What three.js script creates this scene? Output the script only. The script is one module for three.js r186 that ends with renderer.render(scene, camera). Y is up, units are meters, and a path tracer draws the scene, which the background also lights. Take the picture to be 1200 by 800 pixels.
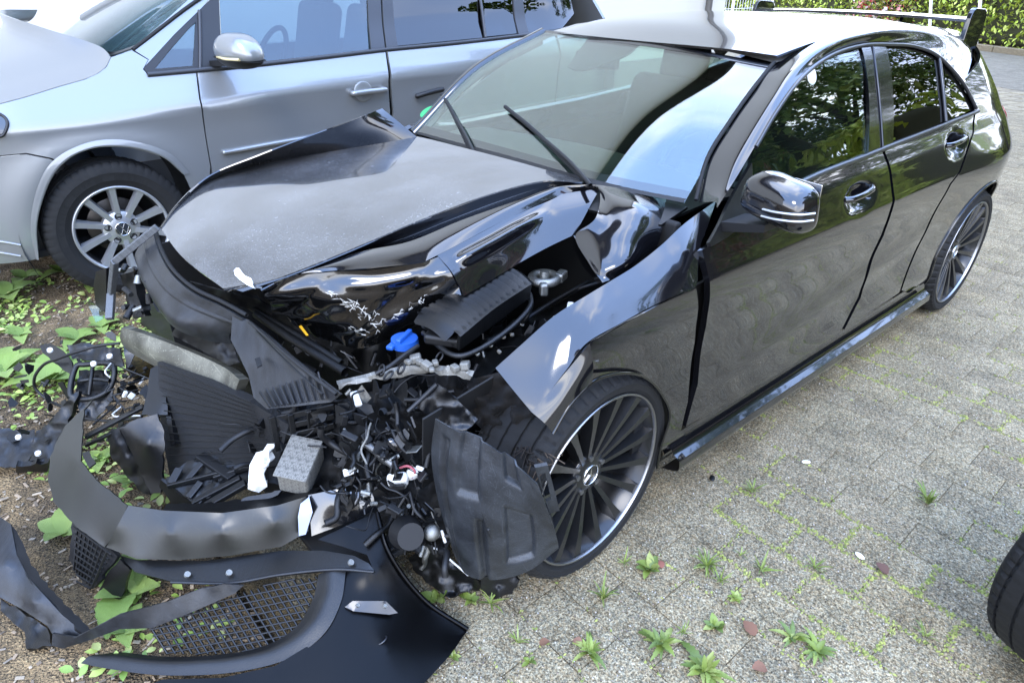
import * as THREE from 'three';
import { mergeGeometries, mergeVertices, toCreasedNormals } from 'three/addons/utils/BufferGeometryUtils.js';
import { RoundedBoxGeometry } from 'three/addons/geometries/RoundedBoxGeometry.js';
import { FontLoader } from 'three/addons/loaders/FontLoader.js';

/* ---------- camera, sky, sun, exposure ---------- */
const scene = new THREE.Scene();
const camera = new THREE.PerspectiveCamera(54.594, 1024 / 682, 0.05, 400);
camera.position.set(-1.1427, 1.5664, 1.7928);
camera.rotation.order = 'YXZ';
camera.rotation.set(-0.5086, -0.7126, 0.0086);
camera.updateMatrixWorld(true);

let seed = 20240611;
const rnd = () => { seed = (seed * 1664525 + 1013904223) >>> 0; return seed / 4294967296; };
const rr = (a, b) => a + (b - a) * rnd();
const clamp = (v, a, b) => Math.min(b, Math.max(a, v));
const lerp = (a, b, t) => a + (b - a) * t;
const smooth = (a, b, v) => { const t = clamp((v - a) / (b - a), 0, 1); return t * t * (3 - 2 * t); };
// hashed value noise, periodic in x and y
function makeNoise(sd) {
  const h = (i, j) => { let n = (i * 374761393 + j * 668265263 + sd * 2147483) | 0; n = Math.imul(n ^ (n >>> 13), 1274126177); return ((n ^ (n >>> 16)) >>> 0) / 4294967296; };
  return (x, y, px = 1e6, py = 1e6) => {
    const i = Math.floor(x), j = Math.floor(y), fx = x - i, fy = y - j, u = fx * fx * (3 - 2 * fx), v = fy * fy * (3 - 2 * fy);
    const m = (a, p) => ((a % p) + p) % p;
    const a = h(m(i, px), m(j, py)), b = h(m(i + 1, px), m(j, py)), c = h(m(i, px), m(j + 1, py)), d = h(m(i + 1, px), m(j + 1, py));
    return lerp(lerp(a, b, u), lerp(c, d, u), v);
  };
}
const N1 = makeNoise(7), N2 = makeNoise(23), N3 = makeNoise(91);
const fbm = (n, x, y, o, px, py) => { let s = 0, a = 0.5, t = 0; for (let k = 0; k < o; k++) { s += a * n(x, y, px, py); t += a; a *= 0.5; x *= 2; y *= 2; px *= 2; py *= 2; } return s / t; };

{ // sky: blue with broken white cloud
  const w = 1024, h = 512, d = new Float32Array(w * h * 4);
  for (let j = 0; j < h; j++) {
    const el = (j / h - 0.5) * Math.PI, e = Math.max(0, Math.sin(el));
    for (let i = 0; i < w; i++) {
      const az = i / w * Math.PI * 2, k = (j * w + i) * 4;
      const t = Math.pow(1 - e, 3);
      let r = lerp(0.55, 1.05, t), g = lerp(0.84, 1.12, t), b = lerp(1.55, 1.25, t);
      const q = 1 / (0.35 + e);
      const cx = Math.cos(az) * Math.cos(el) * q * 1.7 + 40, cy = Math.sin(az) * Math.cos(el) * q * 1.7 + 40;
      let c = smooth(0.56, 0.80, fbm(N1, cx, cy, 5, 1e6, 1e6));
      c = Math.max(c * 0.85, 0.30 * t);
      r = lerp(r, 2.1, c); g = lerp(g, 2.1, c); b = lerp(b, 2.12, c);
      if (el < 0) { r = 0.35; g = 0.34; b = 0.3; }
      const sk = el < 0 ? 1 : 2.2; d[k] = r * sk; d[k + 1] = g * sk; d[k + 2] = b * sk; d[k + 3] = 1;
    }
  }
  const sky = new THREE.DataTexture(d, w, h, THREE.RGBAFormat, THREE.FloatType);
  sky.mapping = THREE.EquirectangularReflectionMapping; sky.magFilter = sky.minFilter = THREE.LinearFilter; sky.wrapS = THREE.RepeatWrapping;
  sky.colorSpace = THREE.LinearSRGBColorSpace; sky.needsUpdate = true;
  scene.background = sky; scene.environment = sky;
}
const sun = new THREE.DirectionalLight(new THREE.Color(1, 0.95, 0.87), 1.4);
sun.position.set(-12, 17, 10); sun.target.position.set(0, 0, 0);
sun.castShadow = true; sun.shadow.radius = 45; sun.shadow.mapSize.set(2048, 2048);
Object.assign(sun.shadow.camera, { left: -18, right: 18, top: 18, bottom: -18, near: 1, far: 80 });
scene.add(sun, sun.target);
const renderer = new THREE.WebGLRenderer({ antialias: true });
renderer.setSize(1024, 682); renderer.shadowMap.enabled = true; renderer.toneMapping = THREE.LinearToneMapping;
renderer.toneMappingExposure = 1.75;

/* ---------- pixel rays ---------- */
const V = (x, y, z) => new THREE.Vector3(x, y, z);
const F = 400 / Math.tan(THREE.MathUtils.degToRad(54.594) / 2);
const CP = camera.position.clone();
const ray = (px, py) => V((px - 600) / F, (400 - py) / F, -1).applyEuler(camera.rotation);
const onAxis = (ax) => (v, px, py) => { const d = ray(px, py), t = (v - CP[ax]) / d[ax]; return CP.clone().addScaledVector(d, t); };
const X = onAxis('x'), Y = onAxis('y'), Z = onAxis('z');
// first crossing of an implicit surface f(P) = 0
function cast(px, py, f, t0 = 0.6, t1 = 9) {
  const d = ray(px, py), P = (t) => CP.clone().addScaledVector(d, t);
  let a = t0, fa = f(P(a));
  for (let t = t0 + 0.02; t < t1; t += 0.02) {
    const fb = f(P(t));
    if (fa * fb <= 0) { let lo = a, hi = t, fl = fa; for (let k = 0; k < 30; k++) { const m = (lo + hi) / 2, fm = f(P(m)); if (fl * fm <= 0) hi = m; else { lo = m; fl = fm; } } return P((lo + hi) / 2); }
    a = t; fa = fb;
  }
  console.log('cast missed', px, py); return P(3);
}
// smooth 1-D table
function table(T) {
  const n = T.length;
  return (v) => {
    if (v <= T[0][0]) return T[0][1]; if (v >= T[n - 1][0]) return T[n - 1][1];
    let i = 0; while (T[i + 1][0] < v) i++;
    const s = (a, b) => (T[b][1] - T[a][1]) / (T[b][0] - T[a][0]);
    const d = s(i, i + 1), m = (k) => { if (k <= 0) return s(0, 1); if (k >= n - 1) return s(n - 2, n - 1); const p = s(k - 1, k), q = s(k, k + 1); return p * q <= 0 ? 0 : 2 * p * q / (p + q); };
    const h = T[i + 1][0] - T[i][0], t = (v - T[i][0]) / h, t2 = t * t, t3 = t2 * t;
    return T[i][1] * (2 * t3 - 3 * t2 + 1) + h * m(i) * (t3 - 2 * t2 + t) + T[i + 1][1] * (3 * t2 - 2 * t3) + h * m(i + 1) * (t3 - t2);
  };
}

/* ---------- geometry helpers ---------- */
const used = new Map();
const numbered = (n) => { const k = used.get(n) || 0; used.set(n, k + 1); return k ? n + '_' + String(k).padStart(3, '0') : n; };
function thing(name, label, category, group, kind) {
  const g = new THREE.Group(); g.name = numbered(name); scene.add(g);
  if (label) g.userData.label = label; if (category) g.userData.category = category; if (group) g.userData.group = group; if (kind) g.userData.kind = kind;
  return g;
}
function tag(o, label, category, group) { o.userData.label = label; o.userData.category = category; if (group) o.userData.group = group; return o; }
function add(name, geo, mat, parent = scene) {
  if (Array.isArray(geo)) geo = merge(geo);
  const m = new THREE.Mesh(geo, mat); m.name = parent === scene ? numbered(name) : name; m.castShadow = m.receiveShadow = true; parent.add(m); return m;
}
function merge(list) {
  return mergeGeometries(list.map((g) => { let q = g.index ? g.toNonIndexed() : g.clone(); for (const k of Object.keys(q.attributes)) if (!['position', 'normal', 'uv'].includes(k)) q.deleteAttribute(k); if (!q.attributes.uv) q.setAttribute('uv', new THREE.BufferAttribute(new Float32Array(q.attributes.position.count * 2), 2)); if (!q.attributes.normal) q.computeVertexNormals(); return q; }));
}
function buf(pos, idx, uv, nor) {
  const g = new THREE.BufferGeometry();
  g.setAttribute('position', new THREE.Float32BufferAttribute(pos, 3)); g.setAttribute('uv', new THREE.Float32BufferAttribute(uv, 2)); g.setIndex(idx);
  if (nor) g.setAttribute('normal', new THREE.Float32BufferAttribute(nor, 3)); else g.computeVertexNormals();
  return g;
}
// thickness for an indexed sheet: back face plus rim
function solid(pos, nor, uv, idx, th) {
  const n = pos.length / 3, P = pos.slice(), U = uv.slice(), Nn = nor.slice(), I = idx.slice();
  for (let i = 0; i < n; i++) { for (let c = 0; c < 3; c++) { P.push(pos[i * 3 + c] - nor[i * 3 + c] * th); Nn.push(-nor[i * 3 + c]); } U.push(uv[i * 2], uv[i * 2 + 1]); }
  const cnt = new Map();
  for (let t = 0; t < idx.length; t += 3) { I.push(idx[t] + n, idx[t + 2] + n, idx[t + 1] + n); for (let e = 0; e < 3; e++) { const a = idx[t + e], b = idx[t + (e + 1) % 3], k = a < b ? a + '_' + b : b + '_' + a; const c = cnt.get(k); if (c) c.n++; else cnt.set(k, { n: 1, a, b }); } }
  for (const { n: c, a, b } of cnt.values()) if (c === 1) {
    const q = P.length / 3, pa = V(P[a * 3], P[a * 3 + 1], P[a * 3 + 2]), pb = V(P[b * 3], P[b * 3 + 1], P[b * 3 + 2]), nn = V(nor[a * 3], nor[a * 3 + 1], nor[a * 3 + 2]);
    const rn = pb.clone().sub(pa).cross(nn).normalize();
    for (const s of [a, b, b + n, a + n]) { P.push(P[s * 3], P[s * 3 + 1], P[s * 3 + 2]); U.push(uv[(s % n) * 2], uv[(s % n) * 2 + 1]); Nn.push(rn.x, rn.y, rn.z); }
    I.push(q, q + 2, q + 1, q, q + 3, q + 2);
  }
  return buf(P, I, U, Nn);
}
const cr = (a, b, c, d, t) => { const t2 = t * t, t3 = t2 * t; return 0.5 * (2 * b + (c - a) * t + (2 * a - 5 * b + 4 * c - d) * t2 + (3 * b - a - 3 * c + d) * t3); };
function crv(L, t) { // Catmull-Rom through a list of points
  const n = L.length, s = clamp(t, 0, 1) * (n - 1), i = Math.min(n - 2, Math.floor(s)), f = s - i;
  const b = L[i], c = L[i + 1], a = L[i - 1] || b.clone().multiplyScalar(2).sub(c), d = L[i + 2] || c.clone().multiplyScalar(2).sub(b);
  return V(cr(a.x, b.x, c.x, d.x, f), cr(a.y, b.y, c.y, d.y, f), cr(a.z, b.z, c.z, d.z, f));
}
// tensor patch through rows of points; o: {n, m, th, flip, disp(u, v, p) -> metres along the normal, lin: straight rows}
function patch(rows, o = {}) {
  const n = o.n || 24, m = o.m || 24, P = [];
  for (let j = 0; j <= m; j++) for (let i = 0; i <= n; i++) {
    const col = rows.map((r) => o.linU ? crvLin(r, i / n) : crv(r, i / n));
    P.push(o.lin ? crvLin(col, j / m) : crv(col, j / m));
  }
  return gridGeo(P, n, m, o);
}
const crvLin = (L, t) => { const s = clamp(t, 0, 1) * (L.length - 1), i = Math.min(L.length - 2, Math.floor(s)); return L[i].clone().lerp(L[i + 1], s - i); };
function gridGeo(P, n, m, o = {}) {
  const at = (i, j) => P[j * (n + 1) + i];
  const norm = () => { const R = []; for (let j = 0; j <= m; j++) for (let i = 0; i <= n; i++) { const a = at(Math.min(n, i + 1), j).clone().sub(at(Math.max(0, i - 1), j)), b = at(i, Math.min(m, j + 1)).clone().sub(at(i, Math.max(0, j - 1))); const q = a.cross(b).normalize(); if (o.flip) q.negate(); R.push(q); } return R; };
  let Nn = norm();
  if (o.disp) { for (let j = 0; j <= m; j++) for (let i = 0; i <= n; i++) { const k = j * (n + 1) + i; P[k].addScaledVector(Nn[k], o.disp(i / n, j / m, P[k])); } Nn = norm(); }
  const pos = [], nor = [], uv = [], idx = [];
  let du = 0, dv = 0; for (let i = 0; i < n; i++) du += at(i, m >> 1).distanceTo(at(i + 1, m >> 1)); for (let j = 0; j < m; j++) dv += at(n >> 1, j).distanceTo(at(n >> 1, j + 1));
  if (o.uv01) du = dv = 1;
  for (let j = 0; j <= m; j++) for (let i = 0; i <= n; i++) { const k = j * (n + 1) + i; pos.push(P[k].x, P[k].y, P[k].z); nor.push(Nn[k].x, Nn[k].y, Nn[k].z); uv.push(i / n * du, (1 - j / m) * dv); }
  const hole = o.hole;
  for (let j = 0; j < m; j++) for (let i = 0; i < n; i++) { if (hole && hole((i + 0.5) / n, (j + 0.5) / m)) continue; const a = j * (n + 1) + i, b = a + 1, c = a + n + 1, d = c + 1; if (o.flip) idx.push(a, c, b, b, c, d); else idx.push(a, b, c, b, d, c); }
  return o.th ? solid(pos, nor, uv, idx, o.th) : buf(pos, idx, uv, nor);
}
// Delaunay triangles (sweep) for [x, y] points
function delaunay(pts) {
  const n = pts.length, ord = pts.map((_, i) => i).sort((a, b) => pts[a][0] - pts[b][0] || pts[a][1] - pts[b][1]);
  let x0 = 1e9, x1 = -1e9, y0 = 1e9, y1 = -1e9; for (const p of pts) { x0 = Math.min(x0, p[0]); x1 = Math.max(x1, p[0]); y0 = Math.min(y0, p[1]); y1 = Math.max(y1, p[1]); }
  const d = Math.max(x1 - x0, y1 - y0) * 20, mx = (x0 + x1) / 2, my = (y0 + y1) / 2;
  const Q = pts.concat([[mx - d, my - d * 0.93], [mx + d * 1.03, my - d], [mx, my + d]]);
  const circ = (a, b, c) => { const [ax, ay] = Q[a], [bx, by] = Q[b], [cx, cy] = Q[c]; const D = 2 * (ax * (by - cy) + bx * (cy - ay) + cx * (ay - by)); const A = ax * ax + ay * ay, B = bx * bx + by * by, C = cx * cx + cy * cy; const ux = (A * (by - cy) + B * (cy - ay) + C * (ay - by)) / D, uy = (A * (cx - bx) + B * (ax - cx) + C * (bx - ax)) / D; return { a, b, c, x: ux, y: uy, r: (ax - ux) ** 2 + (ay - uy) ** 2 }; };
  let open = [circ(n, n + 1, n + 2)]; const done = [];
  for (const i of ord) {
    const [px, py] = Q[i], ed = new Map(), keep = [];
    for (const t of open) {
      const dx = px - t.x; if (dx > 0 && dx * dx > t.r) { done.push(t); continue; }
      if (dx * dx + (py - t.y) ** 2 - t.r > 1e-12) { keep.push(t); continue; }
      for (const [a, b] of [[t.a, t.b], [t.b, t.c], [t.c, t.a]]) { const k = a < b ? a * 65536 + b : b * 65536 + a; if (ed.has(k)) ed.set(k, null); else ed.set(k, [a, b]); }
    }
    open = keep; for (const e of ed.values()) if (e) open.push(circ(e[0], e[1], i));
  }
  return done.concat(open).filter((t) => t.a < n && t.b < n && t.c < n).map((t) => { const [a, b, c] = [pts[t.a], pts[t.b], pts[t.c]]; return (b[0] - a[0]) * (c[1] - a[1]) - (b[1] - a[1]) * (c[0] - a[0]) > 0 ? [t.a, t.b, t.c] : [t.a, t.c, t.b]; });
}
const inside = (poly, x, y) => { let r = false; for (let i = 0, j = poly.length - 1; i < poly.length; j = i++) { const [xi, yi] = poly[i], [xj, yj] = poly[j]; if ((yi > y) !== (yj > y) && x < (xj - xi) * (y - yi) / (yj - yi) + xi) r = !r; } return r; };
const segDist = (poly, x, y) => { let m = 1e9; for (let i = 0, j = poly.length - 1; i < poly.length; j = i++) { const [ax, ay] = poly[j], [bx, by] = poly[i]; const dx = bx - ax, dy = by - ay, t = clamp(((x - ax) * dx + (y - ay) * dy) / (dx * dx + dy * dy + 1e-12), 0, 1); m = Math.min(m, (ax + dx * t - x) ** 2 + (ay + dy * t - y) ** 2); } return Math.sqrt(m); };
// outline in a 2-D domain -> mesh on surf(a, b) -> Vector3; o: {h: spacing, th, flip, round: smooth the outline, inset}
function panel(poly, surf, o = {}) {
  const h = o.h || 0.04; let B = [];
  const holes = o.holes || [];
  const dens = (L) => { const R = []; for (let i = 0; i < L.length; i++) { const a = L[i], b = L[(i + 1) % L.length], k = Math.max(1, Math.round(Math.hypot(b[0] - a[0], b[1] - a[1]) / (h * 0.55))); for (let q = 0; q < k; q++) R.push([lerp(a[0], b[0], q / k), lerp(a[1], b[1], q / k)]); } return R; };
  B = dens(poly); const Hs = holes.map(dens); const loops = [B, ...Hs];
  let x0 = 1e9, x1 = -1e9, y0 = 1e9, y1 = -1e9; for (const p of B) { x0 = Math.min(x0, p[0]); x1 = Math.max(x1, p[0]); y0 = Math.min(y0, p[1]); y1 = Math.max(y1, p[1]); }
  const pts = [].concat(...loops);
  let row = 0; for (let y = y0 + h / 2; y < y1; y += h * 0.87, row++) for (let x = x0 + (row % 2) * h / 2; x < x1; x += h) if (inside(poly, x, y) && !holes.some((q) => inside(q, x, y)) && loops.every((L) => segDist(L, x, y) > h * 0.42)) pts.push([x + (((row * 31 + x * 997) % 1) - 0.5) * 1e-4, y]);
  const pos = [], nor = [], uv = [], idx = [], e = o.eps || 0.006;
  for (const [a, b] of pts) { const p = surf(a, b), q = surf(a + e, b).sub(surf(a - e, b)).cross(surf(a, b + e).sub(surf(a, b - e))).normalize(); if (o.flip) q.negate(); pos.push(p.x, p.y, p.z); nor.push(q.x, q.y, q.z); uv.push(a, b); }
  for (const [a, b, c] of delaunay(pts)) { const x = (pts[a][0] + pts[b][0] + pts[c][0]) / 3, y = (pts[a][1] + pts[b][1] + pts[c][1]) / 3; if (!inside(poly, x, y) || holes.some((q) => inside(q, x, y))) continue; if (o.flip) idx.push(a, c, b); else idx.push(a, b, c); }
  return o.th ? solid(pos, nor, uv, idx, o.th) : buf(pos, idx, uv, nor);
}
// round off an outline (Chaikin)
const chaikin = (L, k = 2) => { for (let q = 0; q < k; q++) { const R = []; for (let i = 0; i < L.length; i++) { const a = L[i], b = L[(i + 1) % L.length]; R.push([a[0] * 0.75 + b[0] * 0.25, a[1] * 0.75 + b[1] * 0.25], [a[0] * 0.25 + b[0] * 0.75, a[1] * 0.25 + b[1] * 0.75]); } L = R; } return L; };
// plate: outline of 3-D points (nearly flat), given thickness and a little warp
function plate(pts, th = 0.004, o = {}) {
  const c = V(0, 0, 0); pts.forEach((p) => c.add(p)); c.divideScalar(pts.length);
  const nn = V(0, 0, 0); for (let i = 0; i < pts.length; i++) { const a = pts[i].clone().sub(c), b = pts[(i + 1) % pts.length].clone().sub(c); nn.add(a.cross(b)); } nn.normalize();
  if (nn.dot(CP.clone().sub(c)) < 0) nn.negate();
  const u = pts[1].clone().sub(pts[0]).projectOnPlane(nn).normalize(), v = nn.clone().cross(u);
  const D = pts.map((p) => { const d = p.clone().sub(c); return [d.dot(u), d.dot(v), d.dot(nn)]; });
  const off = (a, b) => { let s = 0, w = 0; for (const q of D) { const k = 1 / ((q[0] - a) ** 2 + (q[1] - b) ** 2 + 1e-5); s += k * q[2]; w += k; } return s / w; };
  const wp = o.warp || 0, sd = c.x * 37 + c.y * 71;
  return panel(D.map((q) => [q[0], q[1]]), (a, b) => c.clone().addScaledVector(u, a).addScaledVector(v, b).addScaledVector(nn, off(a, b) + wp * (N1(a * 18 + sd + 50, b * 18 + 50) - 0.5)), { h: o.h || 0.02, th, holes: o.holes });
}
function tube(pts, r, seg = 24, rs = 7, closed = false) { return new THREE.TubeGeometry(new THREE.CatmullRomCurve3(pts, closed), seg, r, rs, closed); }
function capTube(pts, r, seg = 24, rs = 8) { const t = tube(pts, r, seg, rs), L = [t]; for (const k of [0, pts.length - 1]) { const s = new THREE.SphereGeometry(r, 8, 6); s.translate(pts[k].x, pts[k].y, pts[k].z); L.push(s); } return merge(L); }
const rbox = (w, h, d, r = 0.006, s = 2) => new RoundedBoxGeometry(w, h, d, s, Math.min(r, w / 2.1, h / 2.1, d / 2.1));
function put(g, p, rx = 0, ry = 0, rz = 0) { g.applyMatrix4(new THREE.Matrix4().makeRotationFromEuler(new THREE.Euler(rx, ry, rz))); g.translate(p.x, p.y, p.z); return g; }
// put a z-up-forward geometry along a direction: local +z -> dir
function aim(g, p, dir, roll = 0) { const m = new THREE.Matrix4().lookAt(dir.clone(), V(0, 0, 0), Math.abs(dir.y) > 0.95 * dir.length() ? V(1, 0, 0) : V(0, 1, 0)); g.rotateZ(roll); g.applyMatrix4(m); g.translate(p.x, p.y, p.z); return g; }
const bar = (a, b, w, h, r = 0.003) => { const d = b.clone().sub(a), g = rbox(w, h, d.length(), r, 1); return aim(g, a.clone().add(b).multiplyScalar(0.5), d); };
const rod = (a, b, r, r2 = r, s = 10) => { const d = b.clone().sub(a), g = new THREE.CylinderGeometry(r2, r, d.length(), s); g.rotateX(Math.PI / 2); return aim(g, a.clone().add(b).multiplyScalar(0.5), d); };
const lathe = (pr, s = 48) => new THREE.LatheGeometry(pr.map(([r, y]) => new THREE.Vector2(r, y)), s);

/* ---------- textures ---------- */
function tex(w, h, fn, srgb = true) {
  const d = new Uint8Array(w * h * 4); const o = [0, 0, 0];
  for (let j = 0; j < h; j++) for (let i = 0; i < w; i++) { fn(i, j, o); const k = (j * w + i) * 4; d[k] = clamp(o[0], 0, 255); d[k + 1] = clamp(o[1], 0, 255); d[k + 2] = clamp(o[2], 0, 255); d[k + 3] = 255; }
  const t = new THREE.DataTexture(d, w, h); t.magFilter = THREE.LinearFilter; t.minFilter = THREE.LinearMipmapLinearFilter; t.generateMipmaps = true; t.wrapS = t.wrapT = THREE.RepeatWrapping; if (srgb) t.colorSpace = THREE.SRGBColorSpace; t.needsUpdate = true; return t;
}
const rep = (t, a, b = a) => { const c = t.clone(); c.repeat.set(a, b); c.needsUpdate = true; return c; };
const std = (c, r = 0.6, o = {}) => new THREE.MeshStandardMaterial({ color: c, roughness: r, side: THREE.DoubleSide, ...o });
const phy = (c, r, o = {}) => new THREE.MeshPhysicalMaterial({ color: c, roughness: r, side: THREE.DoubleSide, ...o });

const tn = (N, i, j, w, n, m = n) => N(i / w * n, j / w * m, n, m); // n x m noise cells per tile
const tf = (N, i, j, w, n, o = 4) => fbm(N, i / w * n, j / w * n, o, n, n);
// fine grain as relief on plastics, scuffed plastic, exposed aggregate, soil
const T_grain = tex(256, 256, (i, j, o) => { o[0] = o[1] = o[2] = 90 + 90 * tn(N1, i, j, 256, 128) + 60 * tn(N2, i, j, 256, 28); }, false);
const scratch = new Float32Array(512 * 512);
for (let k = 0; k < 260; k++) { let x = rr(0, 512), y = rr(0, 512); const a = rr(-0.5, 0.5) + (k % 3 === 0 ? 1.57 : 0), l = rr(10, 90), v = rr(25, 110); for (let t = 0; t < l; t += 0.5) { const q = (((y + Math.sin(a) * t) & 511) << 9) | ((x + Math.cos(a) * t + 0.02 * t * t * 0.1) & 511); scratch[q] = Math.max(scratch[q], v * (1 - t / l)); } }
const T_scuff = tex(512, 512, (i, j, o) => {
  const a = tf(N1, i, j, 512, 8, 5), b = tn(N2, i, j, 512, 256), s = tn(N3, i, j, 512, 340, 23) > 0.9 && a > 0.5 ? 40 : 0;
  o[0] = o[1] = o[2] = 150 + 110 * (a - 0.5) + (b > 0.93 ? 105 : 0) + s + scratch[j * 512 + i];
});
const T_speck = tex(1024, 1024, (i, j, o) => {
  const a = tn(N1, i, j, 1024, 200), b = tn(N2, i, j, 1024, 420), c = tf(N3, i, j, 1024, 8);
  let v = 128 + 95 * (a - 0.5) + 85 * (b - 0.5) + 60 * (c - 0.5); if (b > 0.86) v += 34; if (b < 0.13) v -= 30;
  const w = (tn(N3, i, j, 1024, 170) - 0.5) * 16;
  o[0] = v + 36 + w; o[1] = v * 0.98 + 31; o[2] = v * 0.92 + 18 - w;
});
const T_speckB = tex(1024, 1024, (i, j, o) => { o[0] = o[1] = o[2] = 128 + 130 * (tn(N1, i, j, 1024, 200) - 0.5) + 110 * (tn(N2, i, j, 1024, 420) - 0.5); }, false);
const T_dirt = tex(1024, 1024, (i, j, o) => {
  const a = tf(N1, i, j, 1024, 10, 6), b = tn(N2, i, j, 1024, 200, 330), c = tn(N3, i, j, 1024, 500);
  let v = 72 + 110 * a + 60 * (b - 0.5) + 50 * (c - 0.5); if (c > 0.88) v += 60; if (b < 0.15) v -= 40;
  o[0] = v * 1.1; o[1] = v * 0.99; o[2] = v * 0.78;
});
const T_dirtB = tex(512, 512, (i, j, o) => { o[0] = o[1] = o[2] = 255 * (0.5 * tf(N1, i, j, 512, 16) + 0.5 * tn(N2, i, j, 512, 128)); }, false);

/* ---------- materials ---------- */
const M = {
  paint: phy(new THREE.Color().setRGB(0.004, 0.004, 0.005), 0.12, { clearcoat: 1, clearcoatRoughness: 0.025, ior: 1.55 }),
  glossBlack: phy(0x060607, 0.16, { clearcoat: 0.6, clearcoatRoughness: 0.05 }),
  black: std(0x0b0b0c, 0.55), rubber: std(0x0d0d0d, 0.75), trimGrey: phy(0x26272b, 0.32, { clearcoat: 0.5, clearcoatRoughness: 0.15 }),
  plastic: std(0x0d0e0f, 0.38, { map: rep(T_scuff, 3), bumpMap: rep(T_grain, 12), bumpScale: 0.0006 }),
  plasticGrey: std(0x1c1d1f, 0.36, { map: rep(T_scuff, 3), bumpMap: rep(T_grain, 12), bumpScale: 0.0006 }),
  plasticBlue: std(0x33363b, 0.32, { map: rep(T_scuff, 4), bumpMap: rep(T_grain, 12), bumpScale: 0.0005 }),
  dark: std(0x131313, 0.8), chrome: std(0xd8d8d8, 0.12, { metalness: 1 }), alu: std(0x9a9a94, 0.38, { metalness: 0.9, bumpMap: rep(T_grain, 6), bumpScale: 0.0008 }),
  steel: std(0x6b6b6a, 0.42, { metalness: 0.8 }), white: std(0xd9d8d2, 0.5), beige: std(0xb2aea2, 0.55, { map: rep(T_scuff, 4) }),
  silverPaint: phy(0x868888, 0.3, { metalness: 0.5, clearcoat: 1, clearcoatRoughness: 0.03 }),
  glass: phy(0xe6f2ec, 0.0, { transmission: 1, thickness: 0, ior: 1.55, roughness: 0.0 }), screen: phy(0xdcebe3, 0.0, { transmission: 1, thickness: 0, ior: 2.0 }),
  vanGlass: phy(0xa9bcc2, 0.0, { transmission: 1, thickness: 0, ior: 1.75 }), liner: phy(0x45494e, 0.36, { map: rep(T_scuff, 2.5), bumpMap: rep(T_grain, 8), bumpScale: 0.0008 }), glassDark: phy(0x35403a, 0.0, { transmission: 1, thickness: 0, ior: 1.7 }),
  cloth: std(0x131315, 0.9), 
};

/* ---------- ground, paving, road ---------- */
const structure = (m) => { m.userData.kind = 'structure'; return m; };
function sheet(poly, y, mat, name, scale = 1) { // flat polygon in x, z
  const sh = new THREE.Shape(poly.map(([x, z]) => new THREE.Vector2(x, -z))), g = new THREE.ShapeGeometry(sh); g.rotateX(-Math.PI / 2); g.translate(0, y, 0);
  const p = g.attributes.position, u = g.attributes.uv; for (let i = 0; i < p.count; i++) u.setXY(i, p.getX(i) * scale, p.getZ(i) * scale);
  return structure(add(name, g, mat));
}
const m_aggr = std(0xb8b2a6, 0.9, { map: rep(T_speck, 1.15), bumpMap: rep(T_speckB, 1.15), bumpScale: 0.004 });
const m_soil = std(0xcdbfae, 0.95, { map: rep(T_dirt, 1.1), bumpMap: rep(T_dirtB, 2), bumpScale: 0.02 });
const m_road = std(0xa09d99, 0.9, { map: rep(T_speck, 1.1), bumpMap: rep(T_speckB, 1.1), bumpScale: 0.003 });
const m_bed = std(0xb0a794, 0.95, { map: rep(T_dirt, 2.3), bumpMap: rep(T_dirtB, 3), bumpScale: 0.006 });
sheet([[-150, -150], [150, -150], [150, 150], [-150, 150]], -0.05, m_soil, 'ground', 0.7);
const bx = (z) => (z > -0.75 ? -0.86 : lerp(-0.86, 3.2, smooth(-0.75, -1.5, z))) + 0.10 * (N1(z * 2 + 50, 3) - 0.5);
{ // bed under the pavers
  const L = []; for (let z = -1.35; z <= 9; z += 0.15) L.push([bx(z) + 0.02, z]);
  L.push([12, 9], [12, -1.35]); sheet(L, -0.0042, m_bed, 'paving_bed');
}
{ // uneven soil with litter on the side of the bumper and under the van
  const pos = [], idx = [], uv = [], nx = 110, nz = 130;
  for (let j = 0; j <= nz; j++) { const z = -7 + j / nz * 11; for (let i = 0; i <= nx; i++) { const t = i / nx, xe = bx(z), x = lerp(-7, xe, Math.pow(t, 0.55)); const ed = smooth(0, 0.25, xe - x); const y = -0.012 + ed * (0.02 + 0.05 * (fbm(N1, x * 1.6 + 40, z * 1.6 + 40, 4, 1e6, 1e6) - 0.4) + 0.02 * (N2(x * 17 + 90, z * 17 + 90) - 0.5)); pos.push(x, y, z); uv.push(x, z); } }
  for (let j = 0; j < nz; j++) for (let i = 0; i < nx; i++) { const a = j * (nx + 1) + i, b = a + 1, c = a + nx + 1, d = c + 1; idx.push(a, c, b, b, c, d); }
  structure(add('soil', buf(pos, idx, uv), m_soil));
}
const soilY = (x, z) => { const xe = bx(z), ed = smooth(0, 0.25, xe - x); return -0.012 + ed * (0.02 + 0.05 * (fbm(N1, x * 1.6 + 40, z * 1.6 + 40, 4, 1e6, 1e6) - 0.4) + 0.02 * (N2(x * 17 + 90, z * 17 + 90) - 0.5)); };
const PW = 0.1545, PL = 0.235, PX0 = 0.463, PZ0 = 0.04;
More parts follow.
